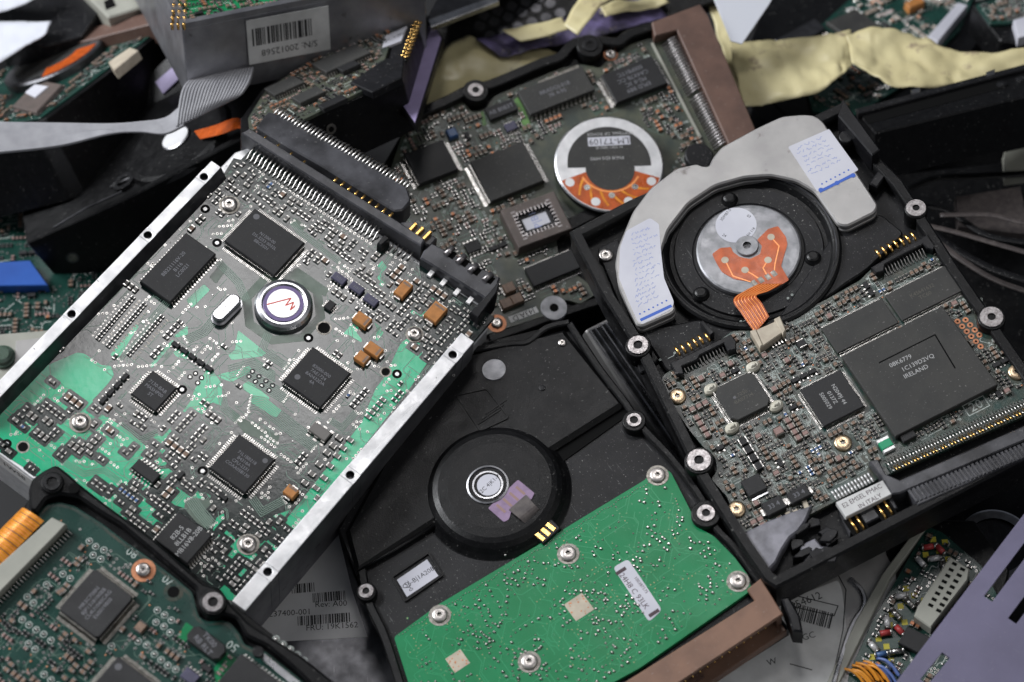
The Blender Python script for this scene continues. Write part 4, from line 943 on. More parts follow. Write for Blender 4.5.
for c in range(170):
    X, Y = rg.uniform(min(xs), max(xs)), rg.uniform(min(ys), max(ys))
    if gC.free(X, Y, .9, .9): gC.fill(X, Y, .9, .9); b.merge(ds, X, Y, 1.5)
populate(C, CP, [('', MB(), 1, 1, .0001)], 0, 53, z=1.5, local=True, grid=gC, vias=260, viamb=via(.3, 'trace_green', 'copper'), traces=260, tracem='trace_green', tw=.22, tlen=(4, 22))
e0 = C.px((398, 633), 1.5); e1 = C.px((655, 476), 1.5)
for i in range(95): t = i / 94; b.merge(ds, e0[0] + (e1[0] - e0[0]) * t, e0[1] + (e1[1] - e0[1]) * t - .7 - .3 * math.sin(i), 1.5, 0, .8)
b.build('solder_points', C)
# brown ribbon-cable socket on the board's lower edge
sock = bar('ribbon_socket', [(747, 589), (761, 578), (783, 614), (680, 682), (560, 761), (500, 790), (500, 760), (639, 673), (755, 600)], 1.9, 3.4, 'brown_light', .3, C, C, label='long brown ribbon cable socket')
yw = (C.px((783, 614), 3.4)[1] + C.px((680, 682), 3.4)[1]) / 2; xr = C.px((783, 614), 3.4)[0]; xl = C.px((520, 780), 3.4)[0]; xm = (xl + xr) / 2
b = MB(); b.box(xm, yw + 3.0, -8.6, -5.2, xr - xl, 10.0, 'brown_light', 0, .3); b.box(xm, yw + 7.0, -5.5, 2.0, xr - xl - .4, 1.6, 'brown_light'); b.box(xr - .9, yw + 4.2, -5.5, 2.0, 1.8, 7.6, 'brown_light'); b.box(xr - 30, yw + 3.9, -5.5, -3.4, 5, 7.6, 'brown'); b.build('socket_walls', sock)
b = MB(); b.box(xm, yw + 5.4, -5.15, 1.85, xr - xl - 4, 1.2, 'ink_brown'); b.build('socket_cavity', sock)
b = MB()
for r_ in range(2):
    for i in range(22): b.tube([(xr - 5 - i * 2.54, yw + 5, -3.0 + r_ * 2.54), (xr - 5 - i * 2.54, yw + 1.2, -3.0 + r_ * 2.54)], .3, 'gold', 6)
b.build('socket_pins', sock)
b = MB(); b.prism(C.pl([(781, 598), (789, 596), (800, 616), (803, 632), (793, 631)], 1.5), -7, 1.5, 'plastic_black', .6); b.box(xm, yw + 4, -22, -8.7, xr - xl + 4, 9, 'plastic_black', 0, .5); b.build('end_frame', C)
# ================================================= D: drive in the bottom left corner
D = Thing('hard_drive', 'black cast drive in the lower left corner with dark green board and orange ribbon', 'hard drive',
          (130, 620), .026, (.02, -.06, 1), (52, 483), (213, 602))
outer = [(28, 490), (32, 478), (44, 469.6), (56, 464), (69, 474), (82, 486), (104, 503), (154, 539), (185, 567), (204, 583.6), (220, 588), (231, 604), (248, 622), (266.5, 634), (300, 654.7), (345, 690), (330, 760), (60, 900), (-120, 800), (-60, 560), (-8, 520), (24, 512)]
OD = D.pl(outer, 4); b = MB(); b.prism(D.pl([(60, 470), (345, 692), (330, 760), (60, 900), (-120, 800), (-70, 640), (30, 500)], -3), -20, -1.8, 'cast_black', .4, bottom=True); b.build('casing', D)
bdD = [(39, 512), (47, 504), (59, 502), (75, 506), (103.6, 524.4), (125, 541), (148, 557), (178, 580), (192.5, 592.5), (196, 607), (199, 617), (207, 622), (222, 620), (231, 623), (240, 634), (244, 644), (256, 649), (266.5, 652), (300, 679), (330, 704), (250, 800), (60, 860), (-100, 760), (-40, 600)]
rimD = [(28, 490), (32, 478), (44, 469.6), (56, 464), (69, 474), (82, 486), (104, 503), (154, 539), (185, 567), (204, 583.6), (220, 588), (231, 604), (248, 622), (266.5, 634), (300, 654.7), (345, 690), (332, 706)]
rimI = [(296, 670), (266, 645), (246, 636), (236, 618), (222, 614), (205, 615), (198, 606), (196, 588), (150, 549), (120, 524), (103, 514), (78, 497), (60, 494), (46, 498), (36, 512), (30, 510)]
b = MB(); b.prism(roundpoly(D.pl(rimD + rimI, 2.6), 1.0, 3), -3, 2.6, 'cast_black', .8); b.build('casing_rim', D)
boss(D, (52, 482), 3.2, 4.2, 0, rin=2.6, hr=.6, im='cast_dusty'); boss(D, (213, 602), 3.7, 4.4, -1, rin=2.9, hr=.5)
b = MB(); x, y = D.px((74, 488), 3.6); b.cyl(x, y, 3.5, 3.66, 1.6, 'hole', 20); b.build('casting_hole', D); b = MB(); x, y = D.px((258, 652), 3); b.cyl(x, y, 2, 3.66, 1.5, 'cast_dusty', 20); b.build('casting_pip', D)
BD = D.pl(bdD, 0); b = MB(); q = roundpoly(BD, 1.0); b.prism(q, -1.5, 0, 'board_deep', .1); b.build('circuit_board', D)
b = MB(); q1 = inset(ccw(q), .5); q2 = inset(ccw(q), 1.3); b.ring(q1, q2, .003, .03, 'board_teal'); b.build('copper_border', D)
chip(D, [(95, 569), (133, 596), (97, 641), (59, 607)], 2.6, 30, 30, 2.0, 'MR3C70BN|BJP1318100BB|CL4U1040CAG|E60019800', 1.15, math.pi / 2, chamf=.8, wid=.75, tm='marking', label='square chip marked with three rows of letters', lm='solder_dull')
chip(D, [(118, 657), (156, 684), (120, 730), (82, 697)], 2.6, 30, 30, 2.0, wid=.75, dot=(-.7, .7, 1), lm='solder_dull')
chip(D, [(197, 624), (228, 647.5), (215, 664), (185, 635)], 3.2, 0, 0, txt='TK00|RB RLT', ts=1.6, ta=-.2, chamf=1.2, name='oscillator')
chip(D, [(240, 652), (300, 698), (268, 745), (214, 690)], 2.4, 18, 0, 1.2, wid=.5)
chip(D, None, 1.5, 4, 0, 1.0, local=(*D.px((190, 676), 1.5), 4.6, 3.4, .0), m='ic_purple')
b = MB(); b.prism(D.pl([(262, 652), (300, 682), (297, 689), (259, 657)], 1), .05, 1.1, 'steel'); b.build('metal_strip', D); D.block(*D.quad([(262, 652), (300, 682), (297, 689), (259, 657)], 1))
screw(D, (143, 569), 2.1, z=.1, h=1.1, washer=(3.4, 'copper'), cross=True)
x, y = D.px((173.5, 592)); b = MB(); b.ring(circ(x, y, 2.8, 28), circ(x, y, 1.7, 28), .01, .06, 'board_teal'); b.flat(circ(x, y, 1.7, 28), .04, 'hole'); b.build('mounting_hole', D); D.block(x, y, 6, 6)
for s, p in (('80', (132.5, 552.5)), ('70', (168.5, 580)), ('50', (232.5, 646))): text(D, s, p, 2.5, math.pi + .05, .03, 'silk', 'board_number'); D.block(*D.px(p), 6, 4)
b = MB(); b.prism(roundpoly(D.pl([(176, 640), (186, 622), (194, 628), (182, 648)]), .5), .004, .04, 'board_bright'); b.prism(roundpoly(D.pl([(214, 668), (226, 652), (238, 660), (216, 690)]), .5), .004, .042, 'board_bright'); b.build('copper_areas', D)
fc = bar('flex_clamp', [(52, 517), (66, 524), (58, 533), (0, 592), (-60, 660), (-80, 645), (0, 564)], .2, 3.4, 'cream_grey', .3, D, D, label='long beige clamp holding the orange ribbon')
D.block(*D.quad([(66, 524), (80, 536), (-40, 660), (-60, 640)]), )
b = MB(); a0 = D.px((66, 530), .5); a1 = D.px((-30, 624), .5); nn = 34
for i in range(nn):
    t = i / (nn - 1); x, y = a0[0] + (a1[0] - a0[0]) * t, a0[1] + (a1[1] - a0[1]) * t; b.tube([(x + .2, y, .9), (x + 1.6, y, .7), (x + 2.4, y, .25)], .26, 'solder', 6)
b.build('clamp_leads', fc)
# orange ribbon flex arching down over the end
e0 = [(21, 506), (41, 518)]; b = MB(); L = []; Rr = []
ds = [((44, 521), (0, 566), 2.6), ((37, 516), (-7, 560), 3.2), ((29, 511), (-15, 555), 2.8), ((23, 508), (-21, 552), .5), ((20, 511), (-24, 555), -6)]
P = [(*D.px(a, z), z) for a, _, z in ds]; Q = []
for (a, c, z), p in zip(ds, P):
    q_ = D.px((c[0] - (a[0] - c[0]) * .5, c[1] + (c[1] - a[1]) * .5), z); Q.append((*q_, z))
P = bez(P, 6); Q = bez(Q, 6); b.ribbon(P, Q, .15, 'flex_gold'); fx = b.build('orange_ribbon', D); b = MB()
for i in range(26): k = (i + .5) / 26; b.tube([p.lerp(q_, k) + Vector((0, 0, .12)) for p, q_ in zip(P, Q)], .22, 'ink_brown' if i % 3 == 1 else 'flex_line', 4, .4)
b.build('ribbon_lines', fx)
kD = [('capacitor', smd(2.0, 1.2, 1.0, 'cap_tan'), 2.0, 1.2, 4), ('capacitor', smd(3.4, 2.6, 1.8, 'cap_tan', 'solder', .15), 3.4, 2.6, .8), ('resistor', smd(1.5, .8, .6, 'res_body'), 1.5, .8, 4), ('transistor', sot(), 3, 2.9, .8), ('resistor', smd(1.5, .8, .6, 'cap_pink'), 1.5, .8, 2), ('capacitor', smd(3, 3, 1.8, 'res_blue', 'solder', .1), 3, 3, .12)]
gD = Grid(BD, 4.2)
for o in D.occ: gD.fill(*o)
vD = MB(); vD.ring(circ(0, 0, 1.0, 16), circ(0, 0, .78, 16), .01, .05, 'silk'); vD.lathe(.1, .1, [(.5, .02), (.42, .3), (.2, .42)], 'solder', 10)
populate(D, BD, [('', MB(), 1, 1, 0.0001)], 0, 50, local=True, grid=gD, vias=110, viamb=None)
for c in range(36):
    rg = R2; x, y = D.px((rg.uniform(0, 290), rg.uniform(530, 690)))
    for i in range(rg.randint(2, 5)):
        X, Y = x + i * 2.5, y + rg.uniform(-.4, .4)
        if gD.free(X, Y, 2.2, 2.2): gD.fill(X, Y, 2.2, 2.2); (dv := MB()).merge(vD, 0, 0); dv.build('ringed_solder_point', D, (X, Y, 0))
populate(D, BD, kD, 1900, 51, local=True, grid=gD, indiv=30, vias=200, dots=420, dotm=dotmb(.3, 'copper', .15), traces=240, tracem='trace', tw=.16, margin=.15, rowmax=4, tlen=(2, 8))
# ================================================= E: drive behind, with round motor disc
E_ = Thing('hard_drive', 'black drive behind the others with round silver and orange motor disc and brown connector', 'hard drive',
          (560, 190), -.034, (.06, -.10, 1), (476, 90), (590, 46))
T = E_
eo = [(405, 122), (421, 106), (470, 84), (482, 82), (560, 52), (580, 40), (606, 40), (618, 36), (640, 27), (672, 14), (702, 14), (770, 150), (760, 240), (600, 302), (489, 341), (430, 355), (360, 200)]
O = T.pl(eo, 2); b = MB(); b.prism(O, -22, -1.7, 'cast_black', .4, bottom=True); b.build('casing', T)
ridge(T, [(408, 116), (440, 103), (466, 90), (476, 84), (490, 84), (540, 63), (560, 56), (575, 42), (600, 40), (618, 41), (630, 33), (662, 22)], 3.6, -2, 3.2, 'cast_black', 'side_rim')
ridge(T, [(489, 338), (520, 328), (552, 316), (600, 300), (640, 285)], 3.0, -8, -.2, 'cast_black', 'side_rim')
ridge(T, [(557, 232), (580, 219), (610, 205), (650, 192)], 4.5, -2, 2.6, 'cast_black', 'cross_rim')
bp = [(404, 128), (430, 113), (464, 101), (472, 112), (486, 108), (494, 96), (560, 68), (582, 64), (600, 68), (610, 58), (630, 44), (655, 36), (676, 34), (735, 150), (690, 190), (640, 204), (556, 238), (560, 262), (600, 292), (580, 304), (568, 300), (556, 302), (545, 316), (489, 334), (430, 350), (380, 200)]
BE = T.pl(bp); b = MB(); b.prism(roundpoly(BE, 1), -1.6, 0, 'board_grey', .1); b.build('circuit_board', T)
boss(T, (475.6, 90), 4.4, 4.6, -2, rin=2.7, hr=.45); boss(T, (590, 45), 4.6, 4.6, -2, rin=2.6, hr=.55, im='cast_dusty'); 
x, y = T.px((554, 308), 0); b = MB(); b.cyl(x, y, -3, .3, 4.6, 'hub_metal', 30, .3); b.cyl(x, y, .28, .32, 1.5, 'hole', 20); b.build('mounting_lug', T); T.block(x, y, 9, 9)
chip(T, [(518, 91.5), (583, 65), (593.5, 90), (530, 115)], 3.4, 15, 0, 1.2, txt='BRADOJ-01B|7R 4-95', ts=1.5, ta=0, m='ic_soft', wid=.45)
chip(T, [(603, 75), (654, 54), (665, 84), (615, 103)], 3.0, 0, 22, 1.8, 'EPLD BB9|M2-0 3C|CA4X7B CC|000PB1TC', 1.6, math.pi, m='ic', wid=.8, tm='marking')
chip(T, [(472, 162), (525, 139), (541, 181), (490, 202)], 3.0, 0, 24, 2.2, m='ic_soft', wid=.8, label='large blank square chip beside the square socket')
chip(T, [(405, 151), (446, 141), (456, 169), (418, 185)], 3.0, 0, 24, 2.0, m='ic', wid=.8)
chip(T, [(525, 268), (572, 249), (581, 268), (533, 286)], 2.2, 24, 0, 1.2, m='ic', wid=.45)
chip(T, [(486, 109), (512.6, 97), (516, 109), (490, 121)], 2.0, 0, 0, txt='AB 80B3T', ts=1.6, m='ic')
chip(T, None, 1.6, 4, 0, 1.0, local=(*T.px((511, 126), 1.6), 4.2, 3.2, 0), m='ic_purple'); chip(T, None, 1.6, 4, 0, 1.2, local=(*T.px((473, 246), 1.6), 5.2, 4.0, 0))
x, y = T.px((452, 134), 1); b = MB(); b.box(x, y, .1, 2.4, 3.4, 3.4, 'res_blue', 0, .4); b.build('blue_trimmer', T); T.block(x, y, 4, 4)
b = MB(); b.prism(T.pl([(514, 100), (519, 96), (532, 128), (521, 131), (520, 122), (523, 120)]), .01, .05, 'board_lime'); b.prism(T.pl([(480, 113), (483, 111), (487, 124), (483, 126)]), .01, .05, 'board_lime'); b.prism(T.pl([(538, 82), (578, 65), (580, 70), (540, 87)], .4), .02, .5, 'solder_dull'); b.prism(T.pl([(590, 110), (600, 98), (607, 108), (596, 116)]), .01, .05, 'mask_olive'); b.build('copper_areas', T)
# square socket
q = T.quad([(503, 210), (557, 192), (569, 230), (516, 251)], 4); T.block(*q[:2], q[2] + 1, q[3] + 1); w, h = q[2], q[3]
def sq(w, h, n=8): 
    r = rect(0, 0, w, h); o = []
    for k in range(4):
        for j in range(n): o.append((r[k][0] + (r[(k + 1) % 4][0] - r[k][0]) * j / n, r[k][1] + (r[(k + 1) % 4][1] - r[k][1]) * j / n))
    return o
b = MB(); b.ring(sq(w, h), sq(w - 6.5, h - 6.5), 0, 5, 'socket_brown', 1.5, 'hole', .3); b.flat(rect(0, 0, w - 6.5, h - 6.5), 1.6, 'hole'); so = b.build('chip_socket', T, (q[0], q[1], 0), q[4])
b = MB(); b.box(0, 0, 1, 3.6, w - 8, h - 8, 'ic', ch=.3); b.build('socketed_chip', so); b = MB(); b.box(0, 0, 3.61, 3.72, w - 11, h - 11, 'paper'); lb = b.build('paper_label', so)
text(T, 'B1 P|B1 C', (0, 0), 2.6, math.pi / 2, 3.73, 'ink_pale', 'lettering', lb, local=True); b = MB()
for s in range(4):
    for i in range(9):
        u = (i - 4) * 1.32; X, Y = (u, (h - 7) / 2) if s % 2 == 0 else ((w - 7) / 2, u); k = -1 if s > 1 else 1; b.box(X * (k if s % 2 else 1), Y * (1 if s % 2 else k), 3, 5.05, .6 if s % 2 == 0 else 1.5, 1.5 if s % 2 == 0 else .6, 'insert')
b.build('socket_contacts', so)
# round motor disc
mx, my = T.px((609.4, 163), 6); R = 18.6; T.block(mx, my, 2 * R + 3, 2 * R + 3, .785); T.block(mx, my, 2 * R + 3, 2 * R + 3)
b = MB(); b.lathe(mx, my, [(R - 1.5, -1), (R - 1.2, 3.2), (R, 3.4), (R, 5.2), (R - .5, 5.6), (.4, 5.6)], 'steel', 80, ['cast_black', 'cast_black', 'cast_black', 'steel', 'aluminium', 'aluminium']); md = b.build('motor_disc', T)
a0 = math.radians(-20); cpos = (mx, my)
seg = lambda r, s, e, n=40: circ(mx, my, r, n, math.radians(s), math.radians(e))
tilt = -22
b = MB(); b.prism(seg(R - 4.3, -5 + tilt, 185 + tilt, 50), 5.6, 5.68, 'ic_soft'); b.cyl(mx - .6, my - 1.8, 5.6, 5.72, 8.4, 'ic_soft', 48); bl = b.build('black_disc_label', md)
fo = seg(R - .8, 200 + tilt, 340 + tilt, 36); fi = seg(8.7, 200 + tilt, 340 + tilt, 36)[::-1]
b = MB(); b.prism(fo + fi, 5.6, 5.66, 'flex'); fl = b.build('flex_circuit', md); b = MB()
for i in range(7):
    an = math.radians(206 + tilt + i * 21); r_ = 15.6 if i % 2 == 0 else 12.2; x, y = mx + r_ * math.cos(an), my + r_ * math.sin(an); b.cyl(x, y, 5.66, 5.72, 1.6 if i % 2 == 0 else 1.1, 'disc_white' if i % 2 == 0 else 'solder', 24)
b.build('flex_pads', fl); b = MB()
for i in range(6):
    an = [math.radians(210 + tilt + i * 19 + k * 4) for k in range(5)]; b.strip([(mx + (10.5 + k * 1.4) * math.cos(a_), my + (10.5 + k * 1.4) * math.sin(a_)) for k, a_ in enumerate(an)], .8, 5.665, 'flex_gold', .02)
b.strip(seg(10.8, 208 + tilt, 330 + tilt, 20), .7, 5.69, 'flex_line', .01); b.build('flex_lines', fl)
b = MB(); c_, s_ = math.cos(math.radians(tilt - 8)), math.sin(math.radians(tilt - 8)); lx, ly = T.px((609, 141), 5.7); b.box(lx, ly, 5.69, 5.75, 14.5, 3.4, 'paper', -.36); lb = b.build('paper_label', md)
text(T, 'LM-T7109', (lx, ly), 2.4, -.36 + math.pi, 5.76, 'ink', 'lettering', lb, local=True); text(T, 'PDPTB66L OF ROH2B', T.px((610, 133.5), 5.7), 1.2, -.36 + math.pi, 5.73, 'marking_bright', 'lettering', bl, local=True); text(T, 'N 2SE1 S8N JR', T.px((609, 147), 5.7), 1.1, -.36 + math.pi, 5.73, 'marking_bright', 'lettering', bl, local=True); text(T, 'PNUE EDS-HFES', T.px((607, 158), 5.7), 1.2, -.36 + math.pi, 5.73, 'marking_bright', 'lettering', bl, local=True)
# brown connector with two rows of pins
bc = bar('brown_connector', [(652, 22), (700, 4), (708, 15), (764, 150), (735, 166), (728, 142), (677, 30), (655, 36)], -7, 5, 'brown', .3, T, T); b = MB(); a0 = T.px((664, 43), 2); a1 = T.px((716, 147), 2)
for i in range(40):
    if i == 20: continue
    t = i / 39; x, y = a0[0] + (a1[0] - a0[0]) * t, a0[1] + (a1[1] - a0[1]) * t; b.tube([(x + 5.0, y, 3.4), (x + 2.5, y, 3.0), (x - .6, y, .3)], .36, 'insert', 6)
b.build('connector_pins', bc); T.block((a0[0] + a1[0]) / 2, (a0[1] + a1[1]) / 2, 8, 52)
b = MB(); b.strip(T.pl([(652, 44), (700, 138)]), .9, .02, 'cream_grey', .6); b.build('white_strip', T); T.block(*T.px((676, 91)), 2, 46)
for p in ((509, 288), (517, 299), (506.5, 303.5)): x, y = T.px(p, 1.5); T.block(x, y, 4.5, 4); b = MB(); b.box(0, 0, .1, 2.2, 3.8, 3.4, 'cap_tan', 0, .2); b.box(0, 0, .05, .5, 4.6, 3.0, 'solder'); b.build('capacitor', T, (x, y, 0))
b = MB(); b.prism(T.pl([(508, 317), (536, 306.5), (539, 312), (511, 323)]), .01, .08, 'paper_dirty'); lb = b.build('paper_label', T); text(T, 'J43A.D', (523.5, 314.5), 2.0, math.pi, .1, 'ink', 'lettering', lb); T.block(*T.px((523, 315)), 13, 5)
text(T, '04', (447, 115.5), 2.4, math.pi, .04, 'silk', 'board_number')
screw(T, (497, 322), 1.9, z=.1, cross=True, washer=(3.2, 'copper')); screw(T, (611, 53), 2.0, z=.1, washer=(2.5, 'copper')); 
x, y = T.px((699, 156), 2); b = MB(); b.cyl(x, y, 0, 2.6, 5, 'cast_dusty', 30, .5); b.build('rubber_plug', T)
kE = [('capacitor', smd(2.0, 1.2, 1.0, 'cap_tan', 'solder_dull'), 2.0, 1.2, 4), ('capacitor', smd(2.0, 1.2, 1.0, 'copper', 'solder_dull'), 2.0, 1.2, 2), ('resistor', smd(1.6, .9, .6, 'res_body'), 1.6, .9, 4), ('transistor', sot(), 3, 2.9, .5), ('resistor', smd(1.6, .9, .6, 'cap_pink'), 1.6, .9, 2)]
gE = Grid(BE, 1.0)
for o in T.occ: gE.fill(*o)
for pg in ([(495, 262), (520, 256), (532, 300), (500, 282)],):
    gE.fill(*T.px((508, 270)), 7, 8)
populate(T, BE, kE, 2600, 61, local=True, grid=gE, indiv=30, vias=260, dots=420, dotm=dotmb(.32, 'copper', .15), traces=220, tracem='trace', tw=.16, margin=.15, rowmax=4, tlen=(2, 6), viamb=via(.5, 'silk', 'hole'))
# ================================================= the rest of the pile
def slab(T, pts, depth, m='cast_black', z=0., name='casing', ch=.6, rr=1.0, z0=None):
    b = MB(); b.prism(roundpoly(T.pl(pts, z), rr, 3), z - depth, z, m, ch, bottom=True); return b.build(name, T)
def board(T, pts, m, z, seed, n=500, dots=150, vias=80, indiv=20, name='circuit_board', tr=60):
    P = T.pl(pts, z); b = MB(); b.prism(roundpoly(P, .6, 2), z - 1.2, z, m, .1); b.build(name, T)
    g = Grid(P, .8)
    for o in T.occ: g.fill(*o)
    populate(T, P, kE, n, seed, z=z, local=True, grid=g, indiv=indiv, vias=vias, dots=dots, dotm=dotmb(.4, 'solder', .25), traces=tr, tracem='silk', tw=.25, margin=.15, rowmax=4, tlen=(2, 6))
def orient(o, loc, front=True, a=math.pi):
    """lie a child on a vertical face that looks along local -y"""
    o.matrix_local = Matrix.Translation([c * .001 for c in loc]) @ Matrix.Rotation(math.pi / 2, 4, 'X') @ Matrix.Rotation(a, 4, 'Z')
def crumple(T, top, bot, m, amp, seed, z0=0., nu=44, nv=12, name='sheet', t=.16, fold=0., parent=None):
    from mathutils import noise
    Pt = bez([(*T.px((a, b_), z0), z0) for a, b_ in top], 8); Pb = bez([(*T.px((a, b_), z0), z0) for a, b_ in bot], 8)
    def samp(P, u): k = u * (len(P) - 1); i = min(int(k), len(P) - 2); return P[i].lerp(P[i + 1], k - i)
    b = MB()
    for i in range(nu + 1):
        for j in range(nv + 1):
            u, v = i / nu, j / nv; p = samp(Pt, u).lerp(samp(Pb, u), v); q = p * .045 + Vector((seed * 7.3, seed, 0)); h = abs(noise.noise(q)) * 1.6 + abs(noise.noise(q * 2.7)) * .7 + abs(noise.noise(q * 6.1)) * .28
            d = noise.noise(q * 3.1 + Vector((9, 0, 0))); b.v.append((p.x + d * amp * .35, p.y + d * amp * .2, p.z + (h + fold * math.sin(u * 9 + v * 2)) * amp))
    for i in range(nu):
        for j in range(nv): k = i * (nv + 1) + j; b.face((k, k + 1, k + nv + 2, k + nv + 1), m, True)
    o = b.build(name, parent); o.parent = None if parent is None else o.parent
    if parent is None: o.matrix_world = T.M
    s = o.modifiers.new('s', 'SOLIDIFY'); s.thickness = t * .001; return o
def loose(o, label, cat, group=None):
    o['label'] = label; o['category'] = cat
    if group: o['group'] = group
    return o
class Ref(Thing):
    """a pose only: no Empty stays in the scene"""
    def __init__(s, *a):
        Thing.__init__(s, 'ref', 'x', 'x', *a); o = s.o; s.o = None; bpy.data.objects.remove(o)

# H: small laptop drive with violet label on its end
H_ = Thing('laptop_drive', 'small thick black drive tilted behind the big connector, violet label on its end face', 'hard drive', (330, 90), -.006, (-.2, .45, .87), (262, 141), (381, 86))
T = H_
slab(T, [(240, 150), (402, 77), (424, 4), (394, 15), (262, 88), (240, 118)], 20, 'cast_black')
slab(T, [(246, 145), (399, 75), (417, 20), (262, 92)], .9, 'steel_dark', -19.6, 'bottom_lid', .2)
chip(T, [(317, 64), (367, 38), (358, 57), (322, 72)], 2.2, 18, 0, .8, m='ic_soft', z=1.2); chip(T, [(268, 88), (300, 72), (296, 84), (272, 96)], 2, 12, 0, .8, m='ic_soft', z=1.2); chip(T, [(296, 96), (322, 83), (318, 93), (296, 104)], 2, 0, 0, m='ic_soft', z=1.2)
chip(T, [(320, 105), (346, 92), (342, 99), (322, 109)], 2, z=1.2); chip(T, [(338, 66), (358, 57), (354, 65), (340, 72)], 2, z=1.2)
board(T, [(250, 138), (298, 122), (372, 86), (384, 62), (398, 18), (385, 18), (330, 45), (264, 92), (248, 118)], 'board_grey', 1.2, 71, 900, 260, 80, 16)
cb = bar('connector_block', [(350, 82), (386, 58), (404, 58), (402, 77), (372, 92)], 0, 2.6, 'plastic_black', .3, T, T); b = MB()
for r_ in range(2):
    for i in range(13): x, y = T.px((402.5 + i * 1.35 + r_ * 3.2, 56 - i * 3.7 + r_ * 1.5), 1); b.tube([(x - .5, y, 1.2), (x + 1.6, y - .2, 1.2)], .42, 'gold', 6)
b.build('gold_pins', cb)
b = MB(); b.prism(T.pl([(389, 62), (397, 18), (403, 14), (424, 5), (421, 16), (406, 60)], .5), -.2, .6, 'plastic_black', .2); b.build('end_strip', T)
b = MB(); b.prism(T.pl([(397, 17), (411, 10.5), (406, 22), (395, 27)], 1.4), .5, 1.4, 'paper'); b.prism(T.pl([(385, 36), (407, 26), (401, 41), (382, 48)], 1.4), .5, 1.42, 'paper'); b.build('paper_label', T)
text(T, 'MPC3|8012', (395, 37), 1.9, .05, 1.45, 'ink', 'lettering')
# violet label on the end face (looks along local +x)
p0 = T.px((402, 77)); p1 = T.px((424, 4)); b = MB(); dx, dy = p1[0] - p0[0], p1[1] - p0[1]; L_ = math.hypot(dx, dy); a_ = math.atan2(dy, dx)
ux, uy = dx / L_, dy / L_; nx_, ny_ = uy, -ux
def endq(u0, u1, z0, z1, off, m, b):
    k = len(b.v)
    for o_ in (off, off + .15):
        for u, z in ((u0, z0), (u1, z0), (u1, z1), (u0, z1)): b.v.append((p0[0] + ux * L_ * u + nx_ * o_, p0[1] + uy * L_ * u + ny_ * o_, z))
    for f in ((0, 1, 2, 3), (4, 5, 6, 7), (0, 1, 5, 4), (1, 2, 6, 5), (2, 3, 7, 6), (3, 0, 4, 7)): b.face([k + i for i in f], m)
b.prism(T.pl([(403, 106), (431, 20), (441, 38), (415, 122)], -10), -10.4, -10, 'paper_lilac', .1); b.build('violet_label', T); b = MB(); b.prism(T.pl([(396, 104), (428, 14), (443, 38), (416, 126), (404, 112)], -10.5), -13, -10.45, 'cast_black', .3); b.build('end_ledge', T)
# screw hole on the near long side
q0 = T.px((322, 112)); b = MB(); b.cyl(0, 0, 0, .25, 1.9, 'solder_dull', 24, .1); b.cyl(0, 0, .2, .3, 1.0, 'hole', 20); o = b.build('side_screw_hole', T); orient(o, (q0[0] + 1.0, T.px((322, 113.5))[1] - .1, -6.5))
# I: silver housing with barcode
I_ = Thing('hard_drive', 'silver drive at the top edge with upside-down barcode sticker on its side', 'hard drive', (300, 8), .004, (.0, .42, .9), (182, 29), (340, 0))
T = I_; OI = [(182, 29), (425, -20), (400, -150), (120, -80)]
slab(T, OI, 26, 'aluminium_dull', 0, 'housing', .4, .6)
b = MB(); p = T.pl(OI, 0); b.ring(ccw(p), inset(ccw(p), 3), -.2, 1.8, 'aluminium_dull'); b.build('housing_rim', T)
b = MB()
for r_ in range(3):
    for i in range(16): x, y = T.px((172 + r_ * 6 + i * .6, 24 - i * 6.5), 2); b.tube([(x, y, 0), (x, y, 2.4)], .5, 'gold', 6)
b.build('gold_pins', T)
board(T, [(186, 24), (415, -22), (390, -120), (140, -70)], 'board_bright', 1.0, 72, 1300, 300, 150, 20)
fx0, fy0 = T.px((182, 29)); c = T.px((284, 10)); 
b = MB(); b.box(0, 0, 0, .12, 29, 16.5, 'paper_dirty'); rg = random.Random(4); X = -8
while X < 13:
    w_ = rg.choice((.35, .35, .6, .9)); b.box(X, -1.6, .12, .14, w_, 6.4, 'ink'); X += w_ / 2 + rg.choice((.45, .6, .9))
lb = b.build('barcode_label', T); orient(lb, (c[0] + 1, fy0 - .05, -9.5), a=math.pi)
t_ = text(T, 'S/N: 20012568', (0, 4.6), 2.4, 0, .16, 'ink', 'lettering', lb, local=True)
# band of a lid beyond
Rf = Ref((460, 12), -.03, (0, .3, .95), (430, 21), (494, 0))
b = MB(); b.prism(roundpoly(Rf.pl([(428, 20), (496, -4), (620, -60), (480, -80), (430, 12)]), .5), -1.5, 0, 'steel_dark', .2); b.prism(Rf.pl([(428, 21), (497, -4), (499, 2), (431, 28)]), -1.4, .5, 'steel', .2)
o = b.build('sheet_metal', None); o.matrix_world = Rf.M; loose(o, 'thin grey metal lid edge sticking out right of the barcoded silver drive', 'lid')
# T: perforated black cage
T = Thing('perforated_cage', 'black metal cage with rows of round holes at the top of the pile', 'cage', (510, 25), -.05, (0, -.25, .97), (440, 50), (560, 20))
slab(T, [(415, 80), (432, 26), (500, -6), (700, -40), (720, 0), (640, 30), (560, 48), (480, 64)], 8, 'cast_black', 0, 'panel'); b = MB()
for i in range(6):
    for j in range(3):
        x, y = T.px((484 + i * 14 + j * 3 - (j % 2) * 7, 28 - i * 4.6 + j * 10 - 12), 0); b.ring(circ(x, y, 2.7, 20), circ(x, y, 2.0, 20), -.1, .3, 'cast_dusty'); b.flat(circ(x, y, 2.0, 20), .06, 'steel_dark')
b.build('punched_holes', T)
